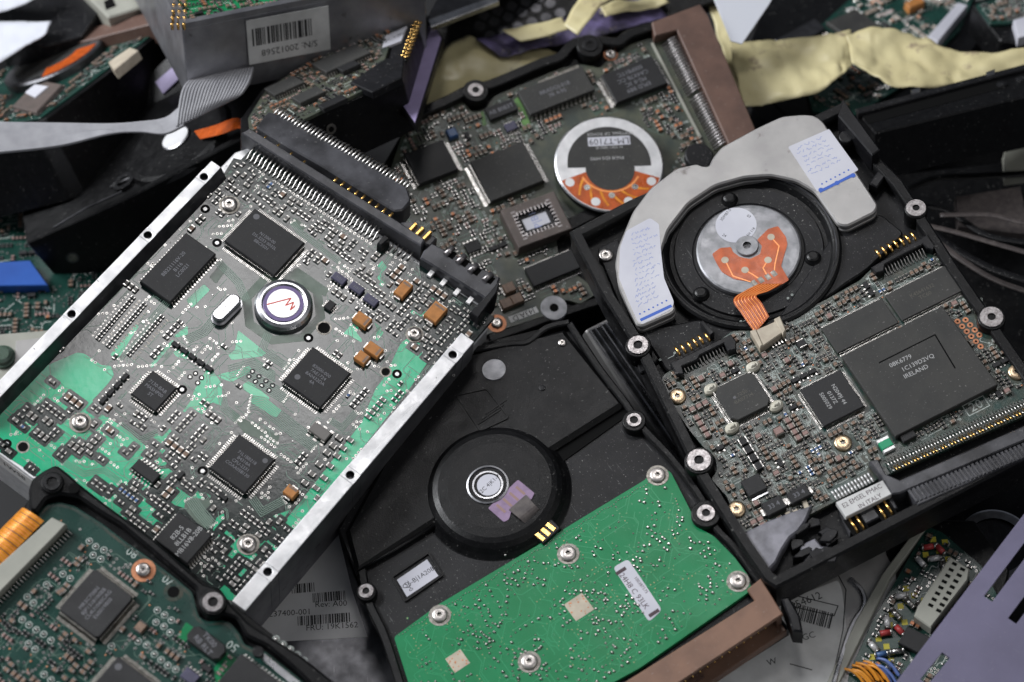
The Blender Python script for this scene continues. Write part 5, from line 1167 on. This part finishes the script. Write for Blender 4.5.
# K: black drive behind the aluminium one
K_ = Thing('hard_drive', 'black drive under the ribbon cable with small pale spindle disc and scrap of orange flex', 'hard drive', (150, 165), -.04, (-.45, .25, .86), (26, 243), (180, 168))
T = K_
slab(T, [(26, 243), (123, 201), (190, 167), (300, 108), (330, 60), (258, 62), (150, 98), (60, 150), (20, 205)], 24, 'cast_black')
ridge(T, [(28, 240), (123, 198), (190, 163), (250, 132)], 3, -1, 2, 'cast_black', 'side_rim')
x, y = T.px((178, 141), 1); b = MB(); b.lathe(x, y, [(21, 0), (20, 1.6), (18, 2.0), (.5, 2.0)], 'cast_black', 60); dm_ = b.build('spindle_dome', T); b = MB(); b.lathe(x, y, [(5.6, 2), (5.6, 2.6), (5.1, 2.9), (.4, 2.9)], 'disc_white', 40, ['steel_dark', 'steel', 'paper_grey', 'paper_grey']); b.build('spindle_disc', T)
b = MB(); A3 = [(*T.px(p, z), z) for p, z in (((194, 131), 3), ((215, 125), 5), ((235, 118), 6), ((250, 122), 3))]; B3 = [(*T.px(p, z), z) for p, z in (((200, 139), 3), ((222, 134), 5), ((240, 128), 6), ((254, 134), 3))]
b.ribbon([tuple(v) for v in bez(A3)], [tuple(v) for v in bez(B3)], .3, 'flex'); b.build('orange_flex', T)
for p in ((124, 182), (150, 172), (168, 170), (205, 152)):
    x, y = T.px(p, 1); b = MB(); b.ring(circ(x, y, 4.2, 20), circ(x, y, 2.6, 20), 0, 1.6, 'cast_dusty'); b.build('casting_ring', T)
b = MB(); b.strip(T.pl([(58, 231), (90, 212), (125, 196)]), .8, 1.9, 'steel_dark', .4); b.strip(T.pl([(112, 188), (134, 178)]), .9, .5, 'steel', .4); b.build('metal_edges', T)
q0 = T.px((67, 232)); b = MB(); b.cyl(0, 0, 0, .2, 2.3, 'steel_dark', 24); b.cyl(0, 0, .15, .25, 1.6, 'solder_dull', 20); o = b.build('side_screw_hole', T)
qa, qb = T.px((26, 243)), T.px((123, 201)); orient(o, (qa[0] + (qb[0] - qa[0]) * .26, qa[1] + (qb[1] - qa[1]) * .26 - .1, -13))
# L: far left drive
L_d = Thing('hard_drive', 'blurred black drive at the upper left with tilted motor disc and brown connector', 'hard drive', (70, 70), -.05, (-.35, .48, .8), (45, 118), (160, 32))
T = L_d
slab(T, [(-60, 150), (30, 126), (46, 118), (100, 78), (162, 30), (182, 4), (120, 14), (40, 40), (-30, 70)], 30, 'cast_black')
x, y = T.px((55, 63), 2); T.block(x, y, 40, 40); b = MB(); b.lathe(x, y, [(19.5, 0), (19.5, 3.4), (18.6, 4), (15, 4.1), (.5, 4.1)], 'steel', 60, ['steel_dark', 'steel_dark', 'steel', 'ic_soft', 'steel_dark']); md = b.build('motor_disc', T)
b = MB(); b.prism(circ(x, y, 18, 24, math.radians(215), math.radians(300)) + circ(x, y, 10, 24, math.radians(215), math.radians(300))[::-1], 4.1, 4.3, 'flex'); b.build('flex_circuit', md)
b = MB(); b.prism(T.pl([(25, 92), (35, 84), (48, 86), (35, 97)], 3), .5, 3, 'paper', .2); b.build('socket_label', T); bar('chip_socket', [(12, 106), (38, 80), (62, 84), (36, 112)], 0, 2.4, 'socket_brown', .3, T, T); bar('cream_connector', [(108, 62), (130, 47), (138, 50), (114, 70)], 0, 3.6, 'cream', .3, T, T)
T.block(*T.px((38, 95)), 18, 18); T.block(*T.px((122, 58)), 12, 8)
bar('brown_connector', [(46, 40), (150, 12), (160, 18), (150, 24), (48, 50)], -3, 5, 'brown', .3, T, T); b = MB()
for i in range(30):
    x, y = T.px((48 + i * 3.3, 50 - i * .9), 2); b.tube([(x, y + 1.5, 3), (x, y - 2.5, .6)], .4, 'solder_dull', 5)
b.build('connector_pins', T); board(T, [(-30, 130), (40, 118), (98, 76), (155, 32), (150, 22), (48, 48), (-20, 80)], 'board_deep', .6, 73, 700, 250, 80, 14)
Rf = Ref((170, 78), -.046, (-.3, -.35, .85), (156, 82), (184, 60)); b = MB(); b.prism(Rf.pl([(155, 82), (183, 58), (186, 72), (163, 94)]), -1, 0, 'paper_lilac', .1); b.prism(Rf.pl([(120, 100), (183, 40), (200, 80), (150, 125)]), -14, -.8, 'cast_black', .4); o = b.build('labelled_block', None); o.matrix_world = Rf.M; loose(o, 'black block carrying a small pale violet sticker beneath the silver drive', 'block')
# J: grey ribbon cable in two bends
T = Thing('ribbon_cable', 'flat grey ribbon cable folding up under the silver barcoded drive', 'ribbon cable', (120, 125), -.012, (0, .1, 1), (0, 140), (170, 125))
def rib(up, lo, zs, nl, name):
    P = bez([(*T.px(p, z), z) for p, z in zip(up, zs)], 8); Q = bez([(*T.px(p, z), z) for p, z in zip(lo, zs)], 8); b = MB(); b.ribbon(P, Q, .5, 'ribbon')
    for i in range(nl): k = (i + .5) / nl; b.tube([p.lerp(q, k) + Vector((0, 0, .25)) for p, q in zip(P, Q)], .52, 'ribbon', 6)
    return b.build(name, T)
rib([(-40, 122), (0, 123), (60, 124), (110, 125), (140, 123), (165, 119), (180, 108)], [(-40, 157), (0, 153), (60, 146), (110, 134), (140, 132), (165, 134), (184, 126)], (0, 0, 0, 1, 2, 3, 4), 20, 'lower_run')
rib([(176, 128), (178, 110), (183, 88), (196, 76)], [(232, 100), (242, 94), (250, 82), (254, 68)], (4, 6, 7, 4), 20, 'folded_end')
# O: black bay on the right
T = Thing('drive_bay', 'long black metal bay with ledge and rivets at the right edge of the pile', 'drive bay', (940, 105), -.02, (-.05, .5, .86), (867, 131), (1024, 96))
slab(T, [(858, 112), (1060, 58), (1070, 88), (1010, 100), (875, 133)], 18, 'cast_black', 0, 'bay_body', .5, .5)
b = MB(); b.prism(T.pl([(862, 116), (1000, 80), (1003, 88), (868, 124)], .1), .02, .1, 'hole'); b.prism(T.pl([(856, 109), (1060, 55), (1060, 60), (858, 114)], 1.2), -1, 1.4, 'cast_dusty', .3); b.build('ledge', T); b = MB()
for p in ((1002, 84), (1021, 79)): x, y = T.px(p, .5); b.lathe(x, y, [(2.0, 0), (1.8, .7), (1.0, 1.1)], 'cast_dusty', 20)
b.build('rivets', T); b = MB()
for p in ((915, 90), (990, 72)): b.prism(T.pl([(p[0] - 4, p[1] + 1), (p[0] + 5, p[1] - 2), (p[0] + 5, p[1] + 2), (p[0] - 4, p[1] + 4)], 1.5), 1.2, 1.9, 'steel', .1)
b.build('bright_tabs', T)
Rf = Ref((950, 200), -.05, (0, .15, 1), (900, 190), (1024, 170))
b = MB(); b.prism(roundpoly(Rf.pl([(872, 150), (1060, 130), (1080, 330), (1020, 340), (900, 300)]), 2), -40, -14, 'cast_black', .5); b.prism(Rf.pl([(1004, 152), (1050, 142), (1050, 172), (1006, 178)]), -4, 0, 'cream_grey', .2); b.prism(Rf.pl([(955, 198), (1020, 188), (1030, 236), (958, 228)]), -3, 1, 'flex_grey', .3)
o = b.build('black_chassis', None); o.matrix_world = Rf.M; loose(o, 'dark chassis with small grey plates below the long black bay at right', 'chassis')
for k, (pts, r, m_) in enumerate(((((905, 190), (935, 178), (980, 176), (1060, 172)), 1.6, 'cast_black'), (((920, 205), (950, 212), (990, 236), (1060, 246)), 1.3, 'cast_dusty'), (((925, 225), (955, 232), (1000, 245), (1060, 262)), 1.1, 'flex_grey'), (((930, 232), (960, 252), (1000, 272), (1060, 290)), 1.6, 'cast_dusty'), (((935, 240), (965, 262), (1000, 282), (1060, 302)), 1.2, 'flex_grey'), (((940, 215), (990, 215), (1020, 222), (1060, 226)), 1.0, 'flex_grey'))):
    b = MB(); b.tube([tuple(v) for v in bez([(*Rf.px(p, 3 + k), 3 + k) for p in pts], 8)], r, m_, 10, .3); o = b.build('grey_strap', None); o.matrix_world = Rf.M
    loose(o, ('black upper strap curving beside the bay', 'dull grey strap, second from the top, right of the horseshoe-cover drive', 'brownish grey strap, third of the straps at right', 'widest dull metal strap among those at the right edge', 'lowest brownish strap at the right edge', 'thin brownish strap crossing over the grey plate')[k], 'strap', 'straps at the right edge')
# tapes
Rf = Ref((600, 60), -.045, (0, .1, 1), (500, 60), (700, 50))
loose(crumple(Rf, [(420, 122), (438, 66), (464, 42), (496, 52), (545, 52)], [(440, 132), (466, 114), (500, 100), (540, 82), (578, 60)], 'tape', 3.0, 1, -4, name='yellow_tape'), 'pale yellow film lying under the middle drive, left of its upper edge', 'film', 'torn yellow film')
loose(crumple(Rf, [(476, 44), (505, 34), (545, 26), (600, 10), (650, 0)], [(500, 60), (530, 54), (560, 46), (610, 40), (670, 20)], 'tape_violet', 3.0, 2, -1, name='violet_film'), 'crumpled violet and black film above the middle drive', 'film', 'torn yellow film')
loose(crumple(Rf, [(502, 32), (525, 27), (545, 25), (562, 20)], [(520, 42), (540, 40), (556, 36), (570, 32)], 'tape', 1.6, 3, 5, 24, 6, name='yellow_tape'), 'small torn yellow flap lying on the violet film', 'film', 'torn yellow film')
loose(crumple(Rf, [(563, 28), (572, 14), (584, -4), (600, -20)], [(578, 38), (592, 22), (606, 6), (640, -10)], 'tape', 2.0, 4, 9, 24, 6, name='yellow_tape'), 'folded yellow strip standing above the violet film', 'film', 'torn yellow film')
loose(crumple(Rf, [(600, 8), (618, 2), (640, 2), (660, -6)], [(606, 18), (624, 14), (644, 12), (670, 4)], 'tape', 2.0, 6, 2, 24, 6, name='yellow_tape'), 'ragged yellow scrap at the top edge beside the folded strip', 'film', 'torn yellow film')
Rf = Ref((850, 70), -.05, (0, .1, 1), (740, 70), (960, 60))
loose(crumple(Rf, [(690, -20), (712, 20), (724, 60), (738, 112)], [(716, -24), (728, 10), (742, 50), (762, 104)], 'tape', 2.5, 7, 0, 30, 8, name='yellow_tape'), 'yellow film running down behind the wide brown connector', 'film', 'torn yellow film')
loose(crumple(Rf, [(728, 44), (760, 42), (800, 39), (838, 37), (850, 35)], [(742, 112), (775, 104), (815, 98), (838, 84), (853, 66)], 'tape', 3.0, 8, 4, 44, 14, name='yellow_tape', fold=.2), 'left half of the broad yellow film right of the brown connector', 'film', 'torn yellow film')
loose(crumple(Rf, [(846, 36), (880, 33), (925, 40), (970, 56), (1050, 52)], [(852, 70), (885, 90), (925, 94), (975, 84), (1050, 80)], 'tape', 3.2, 9, 6, 50, 14, name='yellow_tape', fold=.2), 'right half of the broad yellow film running to the right edge', 'film', 'torn yellow film')
# P: boards far right
T = Thing('circuit_board', 'green circuit board with long white socket, half under the yellow film at upper right', 'circuit board', (870, 40), -.065, (.05, .3, .95), (820, 60), (930, 10))
slab(T, [(740, 70), (770, -10), (990, -60), (1010, -5), (960, 70), (900, 120), (800, 130)], 10, 'cast_black', -1.4)
bar('white_socket', [(928, 36), (958, 2), (968, 5), (938, 42)], 0, 4, 'paper', .3, T, T); bar('orange_component', [(905, 2), (920, -4), (925, 2), (910, 8)], 0, 3, 'tant', .3, T, T); chip(T, [(840, 20), (872, 8), (866, 28), (836, 40)], 2, m='ic_soft')
bar('grey_shield', [(775, 40), (815, 18), (825, 28), (790, 50)], 0, 2, 'steel_dark', .2, T, T)
for p in ((775, 40), (948, 20)): T.block(*T.px(p), 10, 16)
board(T, [(800, 60), (815, 30), (860, -10), (985, -30), (960, 30), (905, 85), (850, 118), (812, 110)], 'board_deep', 0, 74, 500, 120, 80, 12)
T = Thing('circuit_board', 'dark circuit board in the upper right corner with rows of pale solder points', 'circuit board', (1005, 10), -.05, (0, .3, .95), (985, 15), (1024, 5))
slab(T, [(972, 4), (1060, -20), (1060, 50), (1000, 40)], 12, 'cast_black', -1.4); board(T, [(976, 4), (1060, -18), (1060, 20), (990, 24)], 'board_deep', 0, 75, 200, 120, 60, 6)
b = MB(); b.prism(T.pl([(1013, 22), (1030, 17), (1034, 36), (1018, 40)], 1), -2, 2, 'paper', .2); b.build('white_label', T)
Rf = Ref((745, 20), -.03, (.1, -.1, 1), (720, 20), (765, 10)); b = MB(); b.prism(Rf.pl([(706, -20), (790, -30), (768, 6), (742, 44), (731, 41)]), -.4, 0, 'white_sheet', .1); o = b.build('paper_sheet', None); o.matrix_world = Rf.M; loose(o, 'white card hanging down beside the top of the brown connector', 'card')
# M: left edge board and plate
T = Thing('circuit_board', 'dark green circuit board with a blue strip at the left edge of the pile', 'circuit board', (50, 290), -.07, (0, .1, 1), (0, 300), (80, 295))
bar('blue_strip', [(-20, 263), (30, 260), (48, 285), (-20, 286)], 0, 4, 'blue', .3, T, T); T.block(*T.px((10, 275)), 40, 12)
board(T, [(-30, 215), (120, 200), (170, 260), (110, 330), (-30, 345)], 'board_deep', 0, 76, 350, 420, 160, 10)
T = Thing('metal_bracket', 'pale grey metal bracket with dark olive rubber foot at the left edge', 'bracket', (25, 352), -.045, (.05, 0, 1), (0, 352), (50, 350))
slab(T, [(-30, 336), (60, 329), (40, 358), (0, 402), (-30, 400)], 5, 'cream_grey', 0, 'plate', .4, .8); b = MB(); b.prism(T.pl([(16, 341), (58, 336), (40, 352), (14, 372)], .3), -.2, .5, 'steel_cover', .1); b.build('inner_plate', T); x, y = T.px((2, 355), 2); b = MB(); b.lathe(x, y, [(4.2, 0), (4.2, 1.2), (3.6, 1.4), (3.3, 2.6), (2.4, 3.2)], 'mask_olive', 30); b.build('rubber_foot', T)
# U: pale sheets in the upper left corner
Rf = Ref((20, 40), -.05, (-.1, .3, 1), (0, 40), (50, 30))
o = crumple(Rf, [(-30, 26), (0, 24), (30, 23), (52, 22)], [(-30, 80), (0, 64), (25, 50), (47, 34)], 'white_sheet', 1.2, 11, 4, 20, 8, name='foil_sheet'); loose(o, 'crinkled white foil sheet at the left edge of the upper left corner', 'foil')
o = crumple(Rf, [(-30, -12), (0, -10), (20, -8), (50, -14)], [(-30, 24), (0, 14), (20, 8), (40, -2)], 'white_sheet', 1.0, 12, 7, 20, 6, name='foil_sheet'); loose(o, 'smaller white foil in the very corner above the crinkled one', 'foil')
b = MB(); b.prism(Rf.pl([(-20, 10), (40, -14), (120, -20), (80, 34), (44, 44), (0, 44)]), -10, -1, 'cast_dusty', .4); b.prism(Rf.pl([(80, -6), (160, -16), (170, 6), (110, 24)]), -6, 3, 'cream_grey', .6); b.prism(Rf.pl([(104, 2), (112, -2), (116, 6), (106, 10)], 3), 2.9, 3.3, 'hole'); o = b.build('metal_cover', None); o.matrix_world = Rf.M; loose(o, 'dark metal cover with a khaki block behind the blurred drive at upper left', 'cover')
# Q: grey lid with the part number label
def lines_of(T, parent, items, m='ink'):
    for s, p, sz, a in items: text(T, s, p, sz, a, .1, m, 'lettering', parent)
def barcode(T, parent, p0_, p1_, h, seed, z=.1):
    a = T.px(p0_, z); c = T.px(p1_, z); L = math.hypot(c[0] - a[0], c[1] - a[1]); an = math.atan2(c[1] - a[1], c[0] - a[0]); r = random.Random(seed); b = MB(); X = 0
    while X < L:
        w_ = r.choice((.2, .2, .35, .5)); b.box(a[0] + math.cos(an) * X, a[1] + math.sin(an) * X, z, z + .02, w_, h, 'ink', an); X += w_ / 2 + r.choice((.3, .4, .55))
    b.build('barcode', parent)
T = Thing('hard_drive', 'dark grey drive underneath the others showing a label that reads Rev: A00', 'hard drive', (310, 610), -.022, (.0, .0, 1), (262, 642), (367, 637))
slab(T, [(200, 560), (345, 470), (350, 560), (415, 720), (200, 740)], 18, 'steel_dark'); b = MB(); b.prism(T.pl([(225, 585), (330, 500), (352, 590), (367.5, 637), (272, 642), (258, 625)]), .01, .08, 'paper_grey'); lb = b.build('paper_label', T)
lines_of(T, lb, (('Rev: A00', (331, 604), 1.9, 0), ('237400-001', (290, 613), 1.9, .02), ('FRU: 19K1562', (332, 626.5), 1.9, .02)))
barcode(T, lb, (292, 589), (314, 587), 3.0, 1); barcode(T, lb, (313, 598), (346, 595), 3.0, 2); barcode(T, lb, (298, 621), (351, 617), 3.0, 3)
o = crumple(T, [(262, 628), (272, 640), (290, 650), (312, 668)], [(256, 634), (266, 646), (284, 658), (308, 672)], 'clear_grey', 1.4, 13, 1, 24, 5, name='torn_foil'); o.matrix_world = T.M; loose(o, 'narrow torn strip of grey film on the dark drive lid', 'film')
T = Thing('hard_drive', 'silver drive with white barcode label seen below the horseshoe-cover drive', 'hard drive', (800, 630), -.008, (.0, .0, 1), (785, 640), (870, 615))
slab(T, [(690, 640), (740, 560), (880, 540), (915, 600), (860, 720), (680, 730)], 20, 'steel_cover', 0, 'casing', .8, 2); b = MB(); b.prism(roundpoly(T.pl([(715, 640), (790, 600), (800, 595), (838, 580), (842, 590), (848, 640), (838, 720), (700, 720)]), 1), .01, .08, 'paper_dirty'); lb = b.build('paper_label', T)
lines_of(T, lb, (('554612', (806, 601), 2.4, .1), ('YGC', (806, 637), 2.0, .0), ('W', (772, 662), 2.0, 0))); barcode(T, lb, (784, 608), (831, 621), 5.0, 4); b = MB()
b.strip(T.pl([(780, 592), (838, 606), (834, 616), (780, 604)]), .3, .09, 'ink', .02); b.strip(T.pl([(790, 664), (812, 670)]), .3, .09, 'ink', .02); b.strip(T.pl([(838, 575), (846, 590), (843, 630), (830, 690)]), .3, .09, 'ink', .02); b.build('printed_lines', lb)
x, y = T.px((880, 590), 0); ridge(T, [(850, 578), (862, 590), (864, 606), (850, 630), (832, 690)], 1.6, -.5, 1.2, 'steel', 'lid_rib')
# S: striated silver side between
T = Thing('ribbed_strip', 'ribbed silver strip in the gap left of the horseshoe-cover drive', 'metal strip', (640, 400), -.03, (.25, -.1, 1), (604, 340), (700, 480))
for k in range(6):
    b = MB(); d = k * 3.2; b.prism(T.pl([(590 + d * 1.7, 330 - d * .8), (594.5 + d * 1.7, 327.5 - d * .8), (704 + d * 1.7, 487 - d * .8), (700 + d * 1.7, 490 - d * .8)]), -6, -.5 * (k % 2), 'steel', .3); b.build('frame_rib', T)
slab(T, [(585, 330), (625, 310), (740, 480), (700, 510)], 4, 'steel_cover', -1.5, 'back_plate')
# V: broken mating connector behind A's shell
T = Thing('pin_header', 'broken black plastic header with long row of silver pins behind the aluminium-railed drive', 'connector', (330, 165), .012, (.05, .08, 1), (262, 120), (400, 200))
hd = slab(T, [(256, 127), (262, 119), (268, 111), (285, 116), (345, 148), (407, 187), (411, 200), (403, 210), (394, 211), (320, 165), (290, 148)], 8, 'plastic_grey', 0, 'plastic_shell', .5, .8)
b = MB(); a0, a1 = T.px((276, 112), 0), T.px((408, 186), 0)
for i in range(40):
    t = i / 39; x, y = a0[0] + (a1[0] - a0[0]) * t, a0[1] + (a1[1] - a0[1]) * t; y += .6 * math.sin(i * 1.7) * .3; b.tube([(x, y - 1, -.2), (x, y + 1.8, .2), (x + .2, y + 3.0, -.6)], .36, 'solder', 6)
b.build('silver_pins', T)
# F: long board with resistors, G: lilac plate
T = Thing('circuit_board', 'narrow green circuit board with grey two-row socket and coloured resistors in black tray', 'circuit board', (900, 610), -.006, (-.12, 0, 1), (835, 682), (925, 525))
slab(T, [(975, 520), (908, 518), (800, 682), (780, 740), (960, 760), (1010, 570)], 12, 'cast_black', -2)
bar('white_edge', [(918, 526), (927, 527), (890, 578), (867, 626), (839, 684), (826, 684), (856, 620), (882, 574)], -2, 1.2, 'cream_grey', .3, T, T)
bdF = [(927, 526), (942, 532), (982, 566), (1000, 600), (930, 740), (832, 740), (850, 670), (872, 622)]
gs = bar('grey_socket', [(950, 556), (970, 569), (968, 580), (931, 628), (914, 616), (918, 606)], .2, 5.0, 'cream_grey', .4, T, T, label='pale grey socket with two rows of square holes'); b = MB()
for r_ in range(2):
    for i in range(8):
        x, y = T.px((954.5 + r_ * 8 - i * 3.4, 564 + r_ * 5.4 + i * 5.9), 5); b.box(x, y, 4.95, 5.06, .95, 1.5, 'hole')
b.build('socket_holes', gs); T.block(*T.quad([(950, 556), (970, 569), (931, 628), (914, 616)], 2))
chip(T, None, 2.5, 0, 0, local=(*T.px((917, 642), 2), 6, 9, 0), m='ic'); rg = random.Random(8)
for i in range(44):
    r_ = i % 3; k = i // 3; p = (930 - k * 4.6 + r_ * 9 + rg.uniform(-3, 3), 545 + k * 8.6 + r_ * 6 + rg.uniform(-2, 2)); x, y = T.px(p, 1)
    if any(abs(x - o_[0]) < o_[2] / 2 + 1.5 and abs(y - o_[1]) < o_[3] / 2 + 1.5 for o_ in T.occ): continue
    b = MB(); b.tube([(-1.6, 0, 1), (1.6, 0, 1)], .9, rg.choice(('disc_white', 'res_red', 'res_blue', 'disc_white', 'solder', 'solder')), 10)
    for s in (-1, 1): b.tube([(s * 1.5, 0, 1), (s * 2.1, 0, 1)], .98, 'solder', 10)
    b.build('resistor', T, (x, y, 0), rg.choice((-.9, .6, 1.2)) ); T.block(x, y, 3.5, 2.5); m = MB(); m.box(x + 3.2, y, .03, .06, 1.7, 1.7, 'yellow_ink', .6); m.build('yellow_print', T)
for i in range(14):
    z = .8 + (i % 3) * .4; a = (846 + i * 2.6 + rg.uniform(-2, 2), 668 - i * .5 + rg.uniform(-4, 4)); b = MB(); P = [(*T.px(q_, zz_), zz_) for q_, zz_ in ((a, z), ((a[0] + 8, a[1] + 2), z + 1.0), ((a[0] + 16, a[1] + 9), z + .8), ((a[0] + 22, a[1] + 18), z))]
    b.tube([tuple(v) for v in bez(P, 5)], .45, 'wire_orange' if i < 9 else 'wire_blue', 6); b.build('wire', T)
board(T, bdF, 'board_deep', 0, 77, 420, 120, 80, 20)
T = Thing('slotted_plate', 'lilac painted metal plate with long slots covering the lower right corner', 'plate', (980, 640), .012, (-.05, 0, 1), (896, 682), (1024, 515))
PG = T.pl([(880, 703), (896, 682), (1024, 514), (1150, 350), (1300, 640), (1000, 860)], 0); hs_ = []
def slot(a, c, w):
    A_, C_ = Vector(T.px(a)), Vector(T.px(c)); d = (C_ - A_).normalized(); n_ = Vector((-d.y, d.x)) * w / 2; return [tuple(A_ + n_), tuple(A_ - n_), tuple(C_ - n_), tuple(C_ + n_)]
import bmesh
b = MB(); b.prism(PG, -1.0, 0, 'plate_lilac', .12, bottom=True); pl_o = b.build('plate', T)
for k, (a, c, w) in enumerate((((988, 599), (1030, 543), 2.8), ((1012, 621), (1060, 557), 2.8), ((924, 682), (946, 655), 2.6), ((965, 684), (990, 720), 2.6), ((968, 676), (972, 680), 2.6))):
    if k > 3: continue
    c_ = MB(); c_.prism(slot(a, c, w), -4, 3, 'plate_lilac', bottom=True); co = c_.build('slot_cutter', T); bpy.context.view_layer.update()
    md_ = pl_o.modifiers.new('c', 'BOOLEAN'); md_.operation = 'DIFFERENCE'; md_.solver = 'EXACT'; md_.object = co; dg = bpy.context.evaluated_depsgraph_get(); me = bpy.data.meshes.new_from_object(pl_o.evaluated_get(dg)); pl_o.modifiers.clear(); pl_o.data = me; bpy.data.objects.remove(co)
T = Thing('disk_assembly', 'dark drive with a shiny disc edge half hidden behind the lilac plate', 'disk', (985, 545), -.022, (0, 0, 1), (960, 545), (1010, 540))
slab(T, [(930, 520), (1040, 460), (1060, 540), (1000, 620), (965, 600)], 10, 'cast_black'); x, y = T.px((995, 548)); b = MB(); b.lathe(x, y, [(12, 0), (12, 2), (11.4, 2.2), (9, 2.2), (8.8, 1.2), (6, 1.2), (5.8, 2.6), (.5, 2.6)], 'steel', 60, ['steel'] * 3 + ['cast_black', 'steel_dark', 'cast_black', 'steel_dark', 'steel_dark']); b.build('disc', T)
# dark drives that fill the depth of the pile
for k, (anc, z, n_, p1, p2, poly, lab) in enumerate((((560, 330), -.075, (.05, .05, 1), (500, 330), (620, 330), [(380, 400), (620, 230), (760, 420), (520, 620)], 'black drive casing deep in the gap under the middle of the pile'),
    ((80, 160), -.09, (0, .1, 1), (0, 160), (160, 160), [(-60, 260), (-60, 60), (260, 40), (300, 240), (120, 300)], 'black drive casing deep under the ribbon cable'),
    ((900, 560), -.07, (0, 0, 1), (800, 560), (1000, 540), [(820, 560), (1040, 440), (1100, 640), (900, 700)], 'black drive casing deep under the lower right of the pile'),
    ((880, 150), -.10, (0, .1, 1), (760, 150), (1000, 140), [(740, 140), (780, 30), (1080, 0), (1090, 260), (860, 260)], 'black drive casing deep under the yellow film at right'))):
    T = Thing('hard_drive', lab, 'hard drive', anc, z, n_, p1, p2); slab(T, poly, 26, 'cast_black'); ridge(T, poly[:3], 3, -1, 2, 'cast_black', 'side_rim'); b = MB(); b.lathe(*T.px(anc), [(18, 0), (17.5, 1.6), (6, 1.6), (5.8, 2.2)], 'cast_black', 48); b.build('spindle_dome', T)
# ---------------------------------------------------------------- ground
b = MB(); b.box(0, 0, -3, 0, 3000, 3000, 'ground')
g_ = b.build('ground', None, (0, 0, -150)); g_['kind'] = 'structure'
# ---------------------------------------------------------------- light
w = bpy.data.worlds.new('World'); SC.world = w; w.use_nodes = True
bg = w.node_tree.nodes['Background']; bg.inputs[0].default_value = (.72, .78, .9, 1); bg.inputs[1].default_value = .10
def area(name, loc, tgt, sx, sy, e, col=(1, 1, 1)):
    l = bpy.data.lights.new(name, 'AREA'); l.shape = 'RECTANGLE'; l.size = sx; l.size_y = sy; l.energy = e; l.color = col
    o = bpy.data.objects.new(name, l); COL.objects.link(o); o.location = loc
    o.rotation_euler = (Vector(tgt) - Vector(loc)).to_track_quat('-Z', 'Y').to_euler(); return o
# soft box mirrored by the green board of the aluminium drive
nA = A.n; pc = A.M @ Vector((0, 0, 0)); q = EYE + ray(240, 325) * ((A.P - EYE).dot(nA) / ray(240, 325).dot(nA)); d = (q - EYE).normalized(); r = d - nA * 2 * d.dot(nA)
area('softbox_overhead', q + r * 1.1, q, .27, .20, 1.5, (1, .98, .98))
area('softbox_window', (-1.35, .55, 1.0), (0, .02, 0), .8, .7, 39, (.95, .97, 1))
area('softbox_fill', (.9, -.5, 1.3), (0, 0, 0), 1.6, 1.2, 3.5, (1, .98, .95))
SC.view_settings.view_transform = 'Standard'; SC.view_settings.look = 'None'; SC.view_settings.exposure = 0.15; SC.view_settings.gamma = 1
SC.cycles.use_denoising = True
SC.cycles.max_bounces = 6
